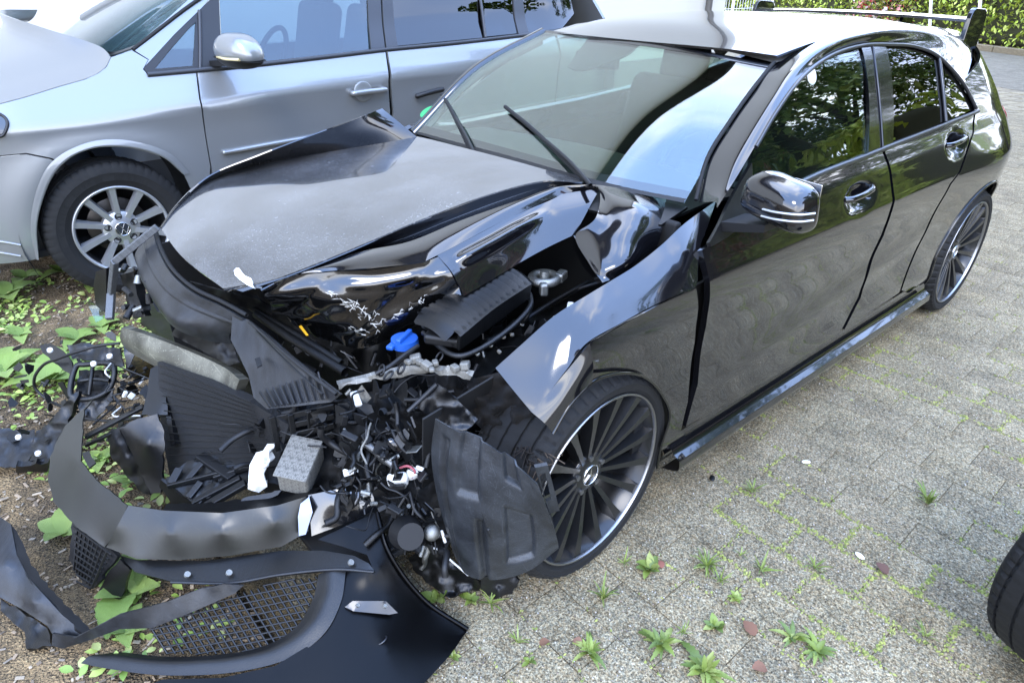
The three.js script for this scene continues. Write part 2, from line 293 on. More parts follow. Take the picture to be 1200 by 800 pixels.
{ // pavers
  const pave = structure(new THREE.Group()); pave.name = 'paving'; scene.add(pave);
  const tones = [0xc3bbab, 0xbfb7a8, 0xc6beae, 0xbeb6a8, 0xc4bba9], mats = tones.map((c) => std(c, 0.9, { map: rep(T_speck, 1.15), bumpMap: rep(T_speckB, 1.15), bumpScale: 0.004 }));
  const proto = []; for (let k = 0; k < 10; k++) {
    const g = rbox(PW - 0.002, 0.05, PL - 0.002, 0.0018, 1), p = g.attributes.position, u = g.attributes.uv, ou = rr(0, 9), ov = rr(0, 9);
    for (let i = 0; i < p.count; i++) u.setXY(i, p.getX(i) + ou, p.getZ(i) + ov); proto.push(g);
  }
  const list = [];
  for (let i = -10; i < 70; i++) for (let j = -8; j < 36; j++) {
    const x = PX0 + (i + 0.5) * PW, z = PZ0 + (j + 0.5 + (i & 1 ? 0.5 : 0)) * PL;
    if (x - PW / 2 < bx(z) + 0.03 + 0.05 * N2(z * 3, 5) || x > 11 || z < -1.2 || z > 7) continue;
    const s = V(x, 0, z).project(camera), vis = Math.abs(s.x) < 1.06 && Math.abs(s.y) < 1.1 && s.z < 1 && !(z < 0.72 && x > -0.3 && x < 3.2);
    list.push({ x, z, d: Math.hypot(x - CP.x, z - CP.z) + (vis ? 0 : 100), k: Math.floor(rr(0, 10)), c: Math.floor(rr(0, 5)), y: rr(-0.001, 0.0006), t: rr(-0.003, 0.003), r: rr(-0.012, 0.012) });
  }
  list.sort((a, b) => a.d - b.d);
  const rest = [[], [], [], [], []];
  list.forEach((q, n) => {
    if (n < 300) { const m = add('paver', proto[q.k], mats[q.c], pave); m.position.set(q.x, q.y - 0.0255, q.z); m.rotation.set(q.t, q.r, q.t * 0.7); }
    else { const g = proto[q.k].clone(); put(g, V(q.x, q.y - 0.0255, q.z), q.t, q.r, q.t * 0.7); rest[q.c].push(g); }
  });
  rest.forEach((L, k) => { if (L.length) { const m = add('pavers_beyond', merge(L), mats[k], pave); m.userData.kind = 'stuff'; } });
}
const kA = Y(0, 1147, 59), kB = Y(0, 1200, 70), rA = Y(0, 1150, 98), rB = Y(0, 1200, 107);
const kd = rB.clone().sub(rA).normalize(); kd.y = 0; const kn = V(kd.z, 0, -kd.x); // along the road, across it (away from us)
if (kn.x < 0) kn.negate();
const roadAt = (s, t) => rA.clone().addScaledVector(kd, s).addScaledVector(kn, t);
const roadW = kA.clone().sub(rA).dot(kn);
{
  const R = (s, t) => { const p = roadAt(s, t); return [p.x, p.z]; };
  sheet([R(-60, 0), R(60, 0), R(60, roadW), R(-60, roadW)], -0.002, m_road, 'road', 0.8);
  const far = [R(-60, -0.2), R(60, -0.2)]; sheet([[10.9, 12], [10.9, -14], ...(far[0][1] < far[1][1] ? far : far.reverse())], -0.014, m_aggr, 'forecourt');
  const kerb = structure(new THREE.Group()); kerb.name = 'kerb'; scene.add(kerb);
  const km = std(0xb6aa98, 0.85, { map: rep(T_speck, 2) }), kg = rbox(0.16, 0.26, 0.98, 0.02);
  for (let k = -20; k < 12; k++) { const m = add('kerb_stone', kg, km, kerb), p = roadAt(k * 1.0, roadW + 0.08); m.position.set(p.x, 0.0, p.z); m.rotation.y = Math.atan2(kd.x, kd.z); }
  sheet([R(-60, roadW + 0.16), R(60, roadW + 0.16), R(60, roadW + 30), R(-60, roadW + 30)], 0.06, m_soil, 'verge');
  // strip of pale setts along the near edge of the road
  const strip = structure(new THREE.Group()); strip.name = 'sett_strip'; scene.add(strip);
  const sm = [0xc4bcae, 0xb5aea2, 0xcbc4b5].map((c) => std(c, 0.9, { map: rep(T_speck, 2) })), sg = rbox(0.30, 0.06, 0.19, 0.02, 1);
  for (let r = 0; r < 6; r++) for (let k = -14; k < 12; k++) { const p = roadAt(k * 0.2 + (r & 1) * 0.1, -0.2 - r * 0.32); const s = p.clone().project(camera); if (Math.abs(s.x) > 1.1 || s.y < 0.5) continue; const m = add('sett', sg, sm[(k + r * 7 + 99) % 3], strip); m.position.set(p.x, -0.022 + rr(-0.003, 0.003), p.z); m.rotation.y = Math.atan2(kd.x, kd.z); }
}

/* ---------- foliage ---------- */
function leafGeo(l, w, bend = 0.25, seg = 3) { // a pointed leaf along +x, gently folded
  const pos = [], idx = [], uv = [];
  for (let i = 0; i <= seg; i++) { const t = i / seg, ww = w * Math.pow(Math.sin(Math.PI * Math.min(0.98, 0.06 + t * 0.94)), 0.8), y = -bend * l * t * t; pos.push(l * t, y + ww * 0.25, -ww, l * t, y, 0, l * t, y + ww * 0.25, ww); uv.push(t, 0, t, 0.5, t, 1); }
  for (let i = 0; i < seg; i++) { const a = i * 3; for (const o of [0, 1]) idx.push(a + o, a + o + 1, a + o + 3, a + o + 1, a + o + 4, a + o + 3); }
  return buf(pos, idx, uv);
}
const leafMat = (c) => std(c, 0.6);
function leaves(name, geo, mat, n, place, parent, cols) {
  const m = new THREE.InstancedMesh(geo, mat, n), q = new THREE.Object3D(), c = new THREE.Color();
  for (let i = 0; i < n; i++) { place(q, i); q.updateMatrix(); m.setMatrixAt(i, q.matrix); const a = cols[Math.floor(rnd() * cols.length)]; c.setRGB(a[0], a[1], a[2]).multiplyScalar(rr(0.8, 1.2)); m.setColorAt(i, c); }
  m.name = parent === scene ? numbered(name) : name; m.castShadow = m.receiveShadow = true; parent.add(m); return m;
}
const G_hedge = [[0.40, 0.48, 0.05], [0.50, 0.58, 0.08], [0.28, 0.36, 0.04], [0.58, 0.62, 0.14]], G_tree = [[0.12, 0.19, 0.03], [0.18, 0.26, 0.05], [0.07, 0.12, 0.02], [0.26, 0.31, 0.07]];
{ // clipped hedge beyond the kerb
  const h = thing('hedge', 'bright green clipped hedge beyond the kerb across the road', 'hedge'); const c = roadAt(-5, roadW + 1.4); h.position.set(c.x, 0, c.z); const ang = Math.atan2(kd.x, kd.z); h.rotation.y = ang;
  const L = 40; const core = rbox(1.0, 2.0, L, 0.2); core.translate(0, 1.05, 0); add('core', core, std(0x3b3a24, 1), h);
  leaves('foliage', leafGeo(0.11, 0.032, 0.2, 2), leafMat(0xffffff), 30000, (q) => { const top = rnd() < 0.2; const s = rnd() < 0.88 ? -1 : 1; q.position.set(top ? rr(-0.6, 0.6) : s * rr(0.5, 0.68), top ? rr(2.0, 2.15) : Math.pow(rnd(), 0.8) * 2.1 + 0.05, rr(-L / 2, L / 2)); q.position.x += 0.1 * (N1(q.position.z * 1.2 + 60, q.position.y * 2) - 0.5); q.rotation.set(rr(-0.6, 0.6), rr(0, 6.28), rr(-1.2, 0.5)); q.scale.setScalar(rr(0.7, 1.3)); }, h, G_hedge).userData.kind = 'stuff';
}
function tree(x, z, H, R, label, leafN = 9000) {
  const t = thing('broadleaf_tree', label, 'tree', 'trees behind the camera side of the yard'); t.position.set(x, -0.03, z);
  const bark = std(0x3d342a, 0.95, { bumpMap: rep(T_dirtB, 2, 6), bumpScale: 0.02 }), T = [];
  const top = V(rr(-0.3, 0.3), H * 0.72, rr(-0.3, 0.3)); const main = [V(0, 0, 0), V(rr(-.1, .1), H * 0.25, rr(-.1, .1)), V(rr(-.2, .2), H * 0.5, rr(-.2, .2)), top];
  const lims = []; for (let k = 0; k < 9; k++) { const a = rr(0, 6.28), y0 = H * rr(0.22, 0.6), b = crv(main, y0 / (H * 0.72)), e = V(Math.cos(a) * R * rr(0.5, 0.8), y0 + H * rr(0.08, 0.3), Math.sin(a) * R * rr(0.5, 0.8)); lims.push([b, b.clone().lerp(e, 0.5).add(V(0, 0.25, 0)), e]); }
  const taper = (pts, r0, r1) => { const g = tube(pts, 1, 10, 7), p = g.attributes.position, cv = new THREE.CatmullRomCurve3(pts); for (let i = 0; i <= 10; i++) { const c = cv.getPointAt(i / 10), r = lerp(r0, r1, i / 10); for (let k = 0; k <= 7; k++) { const q = i * 8 + k; p.setXYZ(q, c.x + (p.getX(q) - c.x) * r, c.y + (p.getY(q) - c.y) * r, c.z + (p.getZ(q) - c.z) * r); } } g.computeVertexNormals(); return g; };
  T.push(taper(main, H * 0.035, 0.05)); lims.forEach((l) => T.push(taper(l, 0.06, 0.015))); add('trunk', T, bark, t);
  const cl = []; for (let k = 0; k < 38; k++) { const a = rr(0, 6.28), v = rr(-0.8, 1), rad = Math.sqrt(1 - v * v * 0.9) * Math.pow(rnd(), 0.4); cl.push([Math.cos(a) * R * rad, H * 0.62 + v * H * 0.38, Math.sin(a) * R * rad, R * rr(0.18, 0.36)]); }
  leaves('crown', leafGeo(0.14, 0.045, 0.2, 2), leafMat(0xffffff), leafN, (q) => { const c = cl[Math.floor(rnd() * cl.length)], a = rr(0, 6.28), v = rr(-1, 1), s = Math.sqrt(1 - v * v), r = c[3] * Math.pow(rnd(), 0.33); q.position.set(c[0] + Math.cos(a) * s * r, Math.max(0.6, c[1] + v * r * 0.8), c[2] + Math.sin(a) * s * r); q.rotation.set(rr(-0.8, 0.8), rr(0, 6.28), rr(-1.1, 0.6)); q.scale.setScalar(rr(0.7, 1.5)); }, t, G_tree).userData.kind = 'stuff';
}
tree(5.4, 4.9, 7.0, 2.3, 'leafy green tree closest to the sill side of the black car');
tree(8.6, 4.6, 7.6, 2.3, 'leafy green tree beside the yard, mirrored in the rear door of the black car');
tree(15.2, 2.4, 9.0, 2.8, 'tall leafy green tree by the roadside strip of setts');
tree(12.5, 5.6, 8.5, 2.8, 'tall leafy green tree at the yard edge near the road');

{ // house wall across the yard, grown over with ivy and red creeper, mirrored in the windows of the van
  const h = thing('ivy_house', 'house wall overgrown with green ivy and red creeper across the yard', 'house'); h.position.set(12, -0.03, 9.8);
  add('wall', new THREE.BoxGeometry(14, 7, 0.4).translate(0, 3.5, 0.3), std(0xa8917c, 0.9), h); add('roof', plateRoof(14.6, 3, 2.2).rotateY(Math.PI).translate(0, 7, -0.2), std(0x6b3b2c, 0.9), h);
  leaves('ivy', leafGeo(0.17, 0.07, 0.2, 2), leafMat(0xffffff), 9000, (q) => { q.position.set(rr(-7, 7), rr(0.1, 7.1), rr(-0.08, 0.12)); q.rotation.set(rr(-0.7, 0.7), rr(0, 6.28), rr(-1.3, -0.2)); q.scale.setScalar(rr(0.7, 1.5)); }, h, [[0.16, 0.24, 0.03], [0.24, 0.30, 0.05], [0.36, 0.07, 0.03], [0.30, 0.12, 0.04]]).userData.kind = 'stuff';
}

{ // yard hedge out of the frame, mirrored in the doors
  const h = thing('hedge', 'loose green hedge along the yard, mirrored in the doors of the black car', 'hedge'); h.position.set(9.5, -0.03, 5.2); h.rotation.y = 0.75;
  add('core', rbox(0.8, 1.9, 7, 0.2).translate(0, 0.98, 0), std(0x3b3a24, 1), h);
  leaves('foliage', leafGeo(0.14, 0.045, 0.2, 2), leafMat(0xffffff), 7000, (q) => { const s = rnd() < 0.8 ? -1 : 1; q.position.set(s * rr(0.38, 0.65), Math.pow(rnd(), 0.8) * 2.2, rr(-3.7, 3.7)); q.rotation.set(rr(-0.6, 0.6), rr(0, 6.28), rr(-1.2, 0.5)); q.scale.setScalar(rr(0.7, 1.4)); }, h, G_hedge).userData.kind = 'stuff';
}
/* ---------- building, fence, posts behind ---------- */
{
  const b = thing('building', 'tall pale rendered building with a dark gutter standing behind the silver van', 'building'); b.position.set(-1.7, 0, -4.75);
  const wm = std(0xcbc7bb, 0.9, { bumpMap: rep(T_grain, 3), bumpScale: 0.003 });
  const L = 21, H = 10.2, w = new THREE.BoxGeometry(L, H, 0.4); w.translate(0, H / 2, -0.2); add('wall', w, wm, b);
  const s2 = new THREE.BoxGeometry(0.4, H, 7); s2.translate(L / 2 - 0.2, H / 2, -3.9); add('wall', s2, wm, b); const s3 = s2.clone(); s3.translate(-L + 0.4, 0, 0); add('wall', s3, wm, b);
  const pl = new THREE.BoxGeometry(L + 0.04, 0.5, 0.06); pl.translate(0, 0.25, 0.03); add('plinth', pl, std(0x8a8780, 0.9), b);
  const so = new THREE.BoxGeometry(L + 0.8, 0.14, 1.1); so.translate(0, H + 0.06, 0.34); add('eave', so, std(0x2c2926, 0.8), b);
  const gu = new THREE.CylinderGeometry(0.09, 0.09, L + 0.8, 12); gu.rotateZ(Math.PI / 2); gu.translate(0, H + 0.1, 0.96); add('gutter', gu, std(0x33312f, 0.5), b);
  const dp = new THREE.CylinderGeometry(0.05, 0.05, H, 10); dp.translate(L / 2 - 0.6, H / 2, 0.12); add('downpipe', dp, std(0x55524e, 0.5), b);
  const rf = plateRoof(L + 0.8, 4.4, 2.6); rf.translate(0, H + 0.14, 0.85); add('roof', rf, std(0x4a3a33, 0.9), b);
}
function plateRoof(L, D, Hh) { const g = new THREE.BufferGeometry(), p = [-L / 2, 0, 0, L / 2, 0, 0, L / 2, Hh, -D, -L / 2, Hh, -D, L / 2, 0, -2 * D, -L / 2, 0, -2 * D]; g.setAttribute('position', new THREE.Float32BufferAttribute(p, 3)); g.setAttribute('uv', new THREE.Float32BufferAttribute(new Float32Array(12), 2)); g.setIndex([0, 1, 2, 0, 2, 3, 3, 2, 4, 3, 4, 5, 0, 3, 5, 1, 4, 2]); const q = g.toNonIndexed(); q.computeVertexNormals(); return q; }
{ // white wire mesh fence past the end of the building
  const f = thing('wire_fence', 'low white wire mesh fence past the end of the pale building', 'fence'); f.position.set(9.6, -0.03, -8.6); const fm = std(0xe4e4e0, 0.5);
  for (let k = 0; k < 5; k++) { const p = rbox(0.06, 1.4, 0.06, 0.008, 1); p.translate(k * 1.8, 0.7, 0); add('post', p, fm, f); }
  for (let k = 0; k < 60; k++) add('wire', new THREE.CylinderGeometry(0.006, 0.006, 1.25, 5).translate(0.06 + k * 0.12, 0.7, 0), fm, f);
  for (const y of [0.12, 0.35, 0.6, 0.85, 1.1, 1.32]) add('rail', new THREE.CylinderGeometry(0.008, 0.008, 7.2, 5).rotateZ(Math.PI / 2).translate(3.6, y, 0), fm, f);
}
{ // two white poles standing in front of the hedge, one with a red band
  const pm = std(0xe8e6e0, 0.5);
  for (const [px, lean, lab] of [[1097, 0.42, 'white slanted post before the hedge, behind the spoiler strut'], [1155, 0.36, 'white slanted post before the hedge, above the spoiler end plate']]) {
    const base = roadAt(0, roadW + 0.5), d = ray(px, 20), t = (base.clone().sub(CP).dot(kn)) / d.dot(kn), p = CP.clone().addScaledVector(d, t);
    const g = thing('slanted_post', lab, 'post'); g.position.set(p.x, 0.05, p.z); const top = V(-kd.x * lean * 2, 2.4, -kd.z * lean * 2); if (top.x * -kd.x < 0) top.multiplyScalar(1);
    add('shaft', rod(V(0, 0, 0), top, 0.04, 0.04, 12), pm, g); add('foot_plate', rbox(0.3, 0.03, 0.3, 0.006, 1), M.steel, g);
  }
  const fl = thing('flower_bush', 'red flowering bush at the end of the hedge', 'bush'); const d = ray(1050, 6), base = roadAt(0, roadW + 1.0), t = base.clone().sub(CP).dot(kn) / d.dot(kn), p = CP.clone().addScaledVector(d, t); fl.position.set(p.x, 0.06, p.z);
  leaves('foliage', leafGeo(0.12, 0.04, 0.2, 2), leafMat(0xffffff), 1800, (q) => { q.position.set(rr(-1.2, 1.2), rr(0, 1.9), rr(-0.9, 0.9)); q.rotation.set(rr(-1, 1), rr(0, 6), rr(-1, 1)); q.scale.setScalar(rr(.7, 1.4)); }, fl, [[0.5, 0.07, 0.06], [0.25, 0.3, 0.06], [0.7, 0.3, 0.28], [0.6, 0.5, 0.45]]).userData.kind = 'stuff';
}

/* ---------- wheels (axle along z, outer face towards +z, centre at the hub, z = 0 at the outer tyre wall) ---------- */
function tyreGeo(R, ri, W, o = {}) {
  const nT = o.n || 220, pr = [], h = W / 2, s = R - ri;
  const prof = [[ri, -W * 0.93], [ri + s * 0.35, -W], [R - s * 0.25, -W * 0.985], [R - 0.012, -W * 0.94], [R - 0.004, -W * 0.90]];
  const g = [0.80, 0.60, 0.40, 0.20];
  let z = 0.86; const tread = [[R - 0.0015, -W * 0.86]];
  for (const q of g) { tread.push([R, -W * (q + 0.022)], [R - 0.007, -W * (q + 0.018)], [R - 0.007, -W * (q - 0.018)], [R, -W * (q - 0.022)]); }
  tread.push([R - 0.0015, -W * 0.14]);
  const P = [...prof, ...tread, [R - 0.004, -W * 0.10], [R - 0.012, -W * 0.06], [R - s * 0.25, -W * 0.015], [R - s * 0.42, 0.002], [R - s * 0.46, 0.0], [R - s * 0.72, -0.001], [R - s * 0.76, -0.004], [ri + s * 0.12, -0.009], [ri, -0.02]];
  const pos = [], idx = [], uv = [], n = P.length;
  for (let i = 0; i <= nT; i++) { const a = i / nT * Math.PI * 2, sipe = (i % 4 === 0); for (let k = 0; k < n; k++) { let [r, zz] = P[k]; if (sipe && k >= 3 && k <= n - 7) r -= (k < 8 || k > n - 11) ? 0.005 : 0.002; pos.push(Math.cos(a) * r, Math.sin(a) * r, zz); uv.push(a * R, k / n * W * 1.6); } }
  for (let i = 0; i < nT; i++) for (let k = 0; k < n - 1; k++) { const a = i * n + k, b = a + 1, c = a + n, d = c + 1; idx.push(a, c, b, b, c, d); }
  return toCreasedNormals(buf(pos, idx, uv).toNonIndexed(), 0.5);
}
const ring = (L, s = 72) => { const g = lathe(L, s); g.rotateX(Math.PI / 2); return g; }; // profile [r, z]
function loft4(secs) { // four-cornered sections -> closed flat-shaded prism
  const pos = [], q = (a, b, c, d) => { for (const p of [a, b, c, a, c, d]) pos.push(p.x, p.y, p.z); };
  for (let i = 0; i < secs.length - 1; i++) for (let k = 0; k < 4; k++) q(secs[i][k], secs[i][(k + 1) % 4], secs[i + 1][(k + 1) % 4], secs[i + 1][k]);
  const A = secs[0], B = secs[secs.length - 1]; q(A[3], A[2], A[1], A[0]); q(B[0], B[1], B[2], B[3]);
  const g = new THREE.BufferGeometry(); g.setAttribute('position', new THREE.Float32BufferAttribute(pos, 3)); g.setAttribute('uv', new THREE.Float32BufferAttribute(new Float32Array(pos.length / 3 * 2), 2)); g.computeVertexNormals(); return g;
}
const spokeSec = (r, w, zf, dp) => [V(r, -w, zf - 0.004), V(r, -w * 0.55, zf), V(r, w * 0.55, zf), V(r, w, zf - dp)];
function spoke(list) { return loft4(list.map(([r, w, zf, dp]) => [V(r, -w, zf - dp), V(r, -w * 0.6, zf), V(r, w * 0.6, zf), V(r, w, zf - dp)])); }
function star3(r) { // three-pointed star
  const L = []; for (let k = 0; k < 6; k++) { const a = Math.PI / 2 + k * Math.PI / 3, q = k % 2 ? r * 0.13 : r; L.push(new THREE.Vector2(Math.cos(a) * q, Math.sin(a) * q)); }
  return new THREE.ExtrudeGeometry(new THREE.Shape(L), { depth: 0.003, bevelEnabled: true, bevelSize: 0.0008, bevelThickness: 0.0008, bevelSegments: 1 });
}
const m_rimDark = phy(0x1d1e20, 0.36, { metalness: 0.45, clearcoat: 0.5, clearcoatRoughness: 0.2 });
const m_tyre = std(0x121212, 0.78, { map: rep(T_scuff, 2), bumpMap: rep(T_grain, 10), bumpScale: 0.0006 });
const m_tyreDusty = std(0x6b6257, 0.9, { map: rep(T_dirt, 3), bumpMap: rep(T_grain, 10), bumpScale: 0.0006 });
function darkWheel(parent, tyreMat = m_tyre) {
  const w = new THREE.Group(); w.name = 'wheel'; parent.add(w);
  add('tyre', tyreGeo(0.3235, 0.262, 0.23), tyreMat, w);
  add('rim_lip', ring([[0.268, -0.012], [0.2675, -0.004], [0.264, -0.001], [0.2605, -0.003], [0.2595, -0.012]], 96), std(0xa4a4a6, 0.3, { metalness: 1 }), w);
  add('barrel', ring([[0.2595, -0.012], [0.250, -0.03], [0.236, -0.07], [0.230, -0.2], [0.05, -0.21]], 72), m_rimDark, w);
  const sg = spoke([[0.045, 0.010, -0.046, 0.03], [0.11, 0.0125, -0.034, 0.032], [0.19, 0.016, -0.020, 0.035], [0.247, 0.023, -0.012, 0.045], [0.258, 0.028, -0.011, 0.05]]);
  for (let k = 0; k < 16; k++) { const s = add('spoke', sg, m_rimDark, w); s.rotation.z = k / 16 * Math.PI * 2 + 0.12; }
  add('hub', ring([[0.0001, -0.040], [0.040, -0.040], [0.046, -0.044], [0.066, -0.046], [0.070, -0.056], [0.07, -0.09]], 40), m_rimDark, w);
  for (let k = 0; k < 5; k++) { const a = k / 5 * 6.2832 + 0.3; add('wheel_bolt', put(new THREE.CylinderGeometry(0.009, 0.009, 0.012, 6), V(Math.cos(a) * 0.056, Math.sin(a) * 0.056, -0.044), Math.PI / 2), M.steel, w); }
  const e = add('emblem', [ring([[0.034, -0.04], [0.0335, -0.036], [0.031, -0.0355], [0.0305, -0.039]], 40), star3(0.030).translate(0, 0, -0.040)], M.chrome, w); e.userData.label = 'silver three pointed star in a ring';
  add('brake_disc', ring([[0.08, -0.13], [0.165, -0.13], [0.165, -0.155], [0.08, -0.155]], 60), std(0x4b4744, 0.4, { metalness: 0.8 }), w);
  const cal = rbox(0.06, 0.17, 0.06, 0.015); cal.translate(0.14, 0.02, -0.14); add('brake_caliper', cal, std(0x77787a, 0.5), w);
  return w;
}

/* ---------- silver van parked alongside ---------- */
const van = thing('parked_van', 'silver people carrier parked beside the wreck, alloy wheels and grey belt trim', 'van');
const vHub = Y(0.375, 145, 269);
const vZ = vHub.z + 0.012;
const vSec = table([[0.12, -0.16], [0.2, -0.09], [0.3, -0.045], [0.45, -0.018], [0.65, -0.012], [0.82, -0.010], [0.90, -0.004], [0.935, 0], [0.96, -0.006], [1.02, -0.036], [1.08, -0.066], [1.14, -0.092], [1.3, -0.17], [1.5, -0.27], [1.62, -0.36], [1.72, -0.52]]);
const vanZ = (x, y) => {
  const yc = y - 0.04 * clamp(x, -0.6, 2.2) * (1 - smooth(1.1, 1.3, y)) ;
  let z = vZ + vSec(yc); if (x < -0.75) { const k = (-0.75 - x) / 0.6; z -= 0.22 * k * k; } if (x > 2.6) { const k = (x - 2.6) / 0.7; z -= 0.16 * k * k; }
  const d = Math.hypot(x - vHub.x, y - 0.37); z += 0.016 * Math.exp(-(((d - 0.44) / 0.10) ** 2)) * (y < 0.95 ? 1 - smooth(0.8, 0.95, y) : 0);
  return z;
};
const vx = (px, py) => { const p = cast(px, py, (P) => P.z - vanZ(P.x, P.y), 1.5, 9); return [p.x, p.y]; };
const VP = (L) => L.map(([a, b]) => vx(a, b));
const VS = (d = 0) => (x, y) => V(x, y, vanZ(x, y) + d);
const v3 = (px, py, d = 0) => { const [x, y] = vx(px, py); return V(x, y, vanZ(x, y) + d); };
const m_vtrim = std(0x2e3034, 0.45), m_vdark = std(0x17181a, 0.5);
{
  const VH = { h: 0.05, th: 0.02 };
  const archIn = [[213, 199], [190, 184], [168, 177], [150, 173], [133, 171.5], [118, 172], [100, 175.5], [85, 181], [73, 190]];
  add('front_wing', panel(VP([[-60, 138], [0, 122], [30, 114], [65, 103], [100, 93], [115, 86], [125, 78], [130, 67], [154, 59], [173, 70], [167, 81], [174, 89], [229, 82], [233, 116], [240, 160], [246, 195], [243, 240], [228, 232], ...archIn, [58, 184.5], [30, 179], [0, 182], [-60, 184]]), VS(), { h: 0.04, th: 0.02 }), M.silverPaint, van);
  add('front_bumper', panel(VP([[-60, 186], [0, 184], [30, 181], [58, 186.5], [71, 192], [62, 204], [50, 230], [42, 262], [44, 303], [30, 306], [0, 309], [-60, 312]]), VS(), { h: 0.04, th: 0.02 }), M.silverPaint, van);
  for (const [a, b] of [[283, 287], [296, 300]]) add('bumper_groove', tube([v3(-40, a - 2, 0.002), v3(0, a, 0.002), v3(24, b, 0.002)], 0.006, 12, 6), M.silverPaint, van);
  const flO = [[222, 203], [205, 184], [185, 173], [160, 166], [135, 163], [110, 165], [88, 172], [68, 183], [52, 200], [40, 230], [35, 268], [42, 304]], flI = [[214, 204], [197, 188.5], [180, 180], [157, 174], [135, 172], [113, 173], [93, 179], [78, 188], [63, 204], [51, 230], [43, 264], [45, 304]];
  add('arch_flare', patch([flO.map(([a, b]) => v3(a, b, 0.003)), flO.map(([a, b], i) => v3(lerp(a, flI[i][0], 0.5), lerp(b, flI[i][1], 0.5), 0.006)), flI.map(([a, b]) => v3(a, b, 0.004)), flI.map(([a, b]) => v3(a, b, -0.05))], { n: 60, m: 9, flip: false }), M.silverPaint, van);
  add('arch_tunnel', patch([0, -0.62].map((dz) => { const r = []; for (let a = 200; a >= -20; a -= 20) r.push(V(vHub.x + 0.45 * Math.cos(a * Math.PI / 180), 0.37 + 0.45 * Math.sin(a * Math.PI / 180), vZ - 0.03 + dz)); return r; }), { n: 40, m: 3 }), std(0x2c2c2c, 0.8), van);
  const fd = new THREE.Group(); fd.name = 'front_door'; van.add(fd); const rd = new THREE.Group(); rd.name = 'rear_door'; van.add(rd);
  add('door_skin', panel(VP([[231, 82], [300, 75], [380, 66], [451, 58], [455, 95], [457, 130], [452, 200], [440, 232], [270, 262], [253, 230], [247.5, 195], [241.5, 160], [235, 116]]), VS(), VH), M.silverPaint, fd);
  add('door_skin', panel(VP([[454, 58], [520, 51], [608, 41], [648, 36], [650, 120], [560, 190], [455, 220], [461, 130], [458.5, 95]]), VS(), VH), M.silverPaint, rd);
  const e = vx(650, 36), e2 = vx(650, 120);
  add('rear_side_panel', panel([[e[0] + 0.01, e[1]], [3.0, 1.22], [3.25, 1.2], [3.34, 0.8], [3.28, 0.3], [e2[0] + 0.01, 0.3], [e2[0] + 0.01, e2[1]]], VS(), { h: 0.08, th: 0.02 }), M.silverPaint, van);
  add('inner_body', panel([[-0.35, 0.85], [3.1, 0.85], [3.1, 1.1], [-0.35, 1.05]], VS(-0.06), { h: 0.2, th: 0.01 }), M.dark, van);
  add('sill', rbox(1.9, 0.16, 0.1, 0.03).translate(1.0, 0.24, vZ - 0.09), m_vdark, van);
  // glazing and pillars
  add('pillar', panel(VP([[156, 58], [174, 69.5], [170, 77], [204, 40], [236, 9], [262, -22], [250, -40], [222, -2]]), VS(0.0), { h: 0.04, th: 0.02 }), M.silverPaint, van);
  add('quarter_window_frame', panel(VP([[168, 80], [174, 88.5], [230, 81.5], [260, 79], [256, -10], [236, 9], [204, 41]]), VS(-0.002), { h: 0.04, th: 0.012, holes: [VP([[181, 80.5], [226, 77], [229, 26], [222, 32], [200, 57]])] }), m_vdark, fd);
  add('quarter_window', panel(VP([[179, 82], [228, 79], [231, 22], [200, 54]]), VS(-0.012), { h: 0.06, th: 0.004 }), M.vanGlass, fd);
  add('quarter_pillar', tube([v3(233, 12, 0.004), v3(234, 50, 0.004), v3(234, 80, 0.004)], 0.009, 10, 6), m_vtrim, fd);
  add('window', panel(VP([[257, -15], [262, 78], [350, 70], [433, 60], [431, 0], [427, -50], [330, -60], [275, -40]]), VS(-0.012), { h: 0.08, th: 0.004 }), M.vanGlass, fd);
  add('pillar_trim', panel(VP([[427, -50], [431, 0], [435, 58.5], [451, 57], [446, 0], [441, -50]]), VS(0), { h: 0.06, th: 0.012 }), m_vtrim, fd);
  add('pillar_trim', panel(VP([[443, -50], [448, 0], [453, 57], [466, 55], [460, 0], [455, -50]]), VS(0), { h: 0.06, th: 0.012 }), m_vtrim, rd);
  add('window', panel(VP([[455, -50], [460, 0], [465, 54], [568, 44], [563, 0], [552, -50]]), VS(-0.012), { h: 0.08, th: 0.004 }), M.glassDark, rd);
  add('window_divider', tube([v3(553, -50, 0), v3(563, 0, 0), v3(569, 44, 0)], 0.011, 10, 6), m_vtrim, rd);
  add('quarter_window', panel(VP([[565, 0], [571, 43], [609, 39], [602, 0], [592, -40], [555, -50]]), VS(-0.012), { h: 0.08, th: 0.004 }), M.glassDark, rd);
  add('pillar_trim', panel(VP([[592, -40], [602, 0], [608, 40], [620, 39], [613, 0], [603, -40]]), VS(0), { h: 0.06, th: 0.012 }), m_vtrim, van);
  add('rear_side_window', panel(VP([[603, -40], [613, 0], [619, 39], [660, 33], [674, 16], [668, -10], [655, -40]]), VS(-0.012), { h: 0.08, th: 0.004 }), M.glassDark, van);
  add('belt_trim', tube([[172, 87], [230, 82], [300, 75.5], [380, 66.5], [452, 58], [530, 50.5], [610, 41.5], [662, 35]].map(([a, b]) => v3(a, b, 0.004)), 0.013, 60, 6), m_vtrim, van);
  // roof, rear, far side, front
  const roofRow = [-1, -0.6, 0, 0.6, 1]; const zc = vZ - 0.92;
  const rfx = (x) => table([[0.6, 1.58], [0.9, 1.66], [1.6, 1.71], [2.6, 1.69], [3.2, 1.60]])(x);
  add('roof', patch([0.75, 1.2, 1.8, 2.5, 3.15].map((x) => roofRow.map((t) => V(x, rfx(x) - 0.05 * t * t, zc + t * 0.58))), { n: 16, m: 20, th: 0.01 }), M.silverPaint, van);
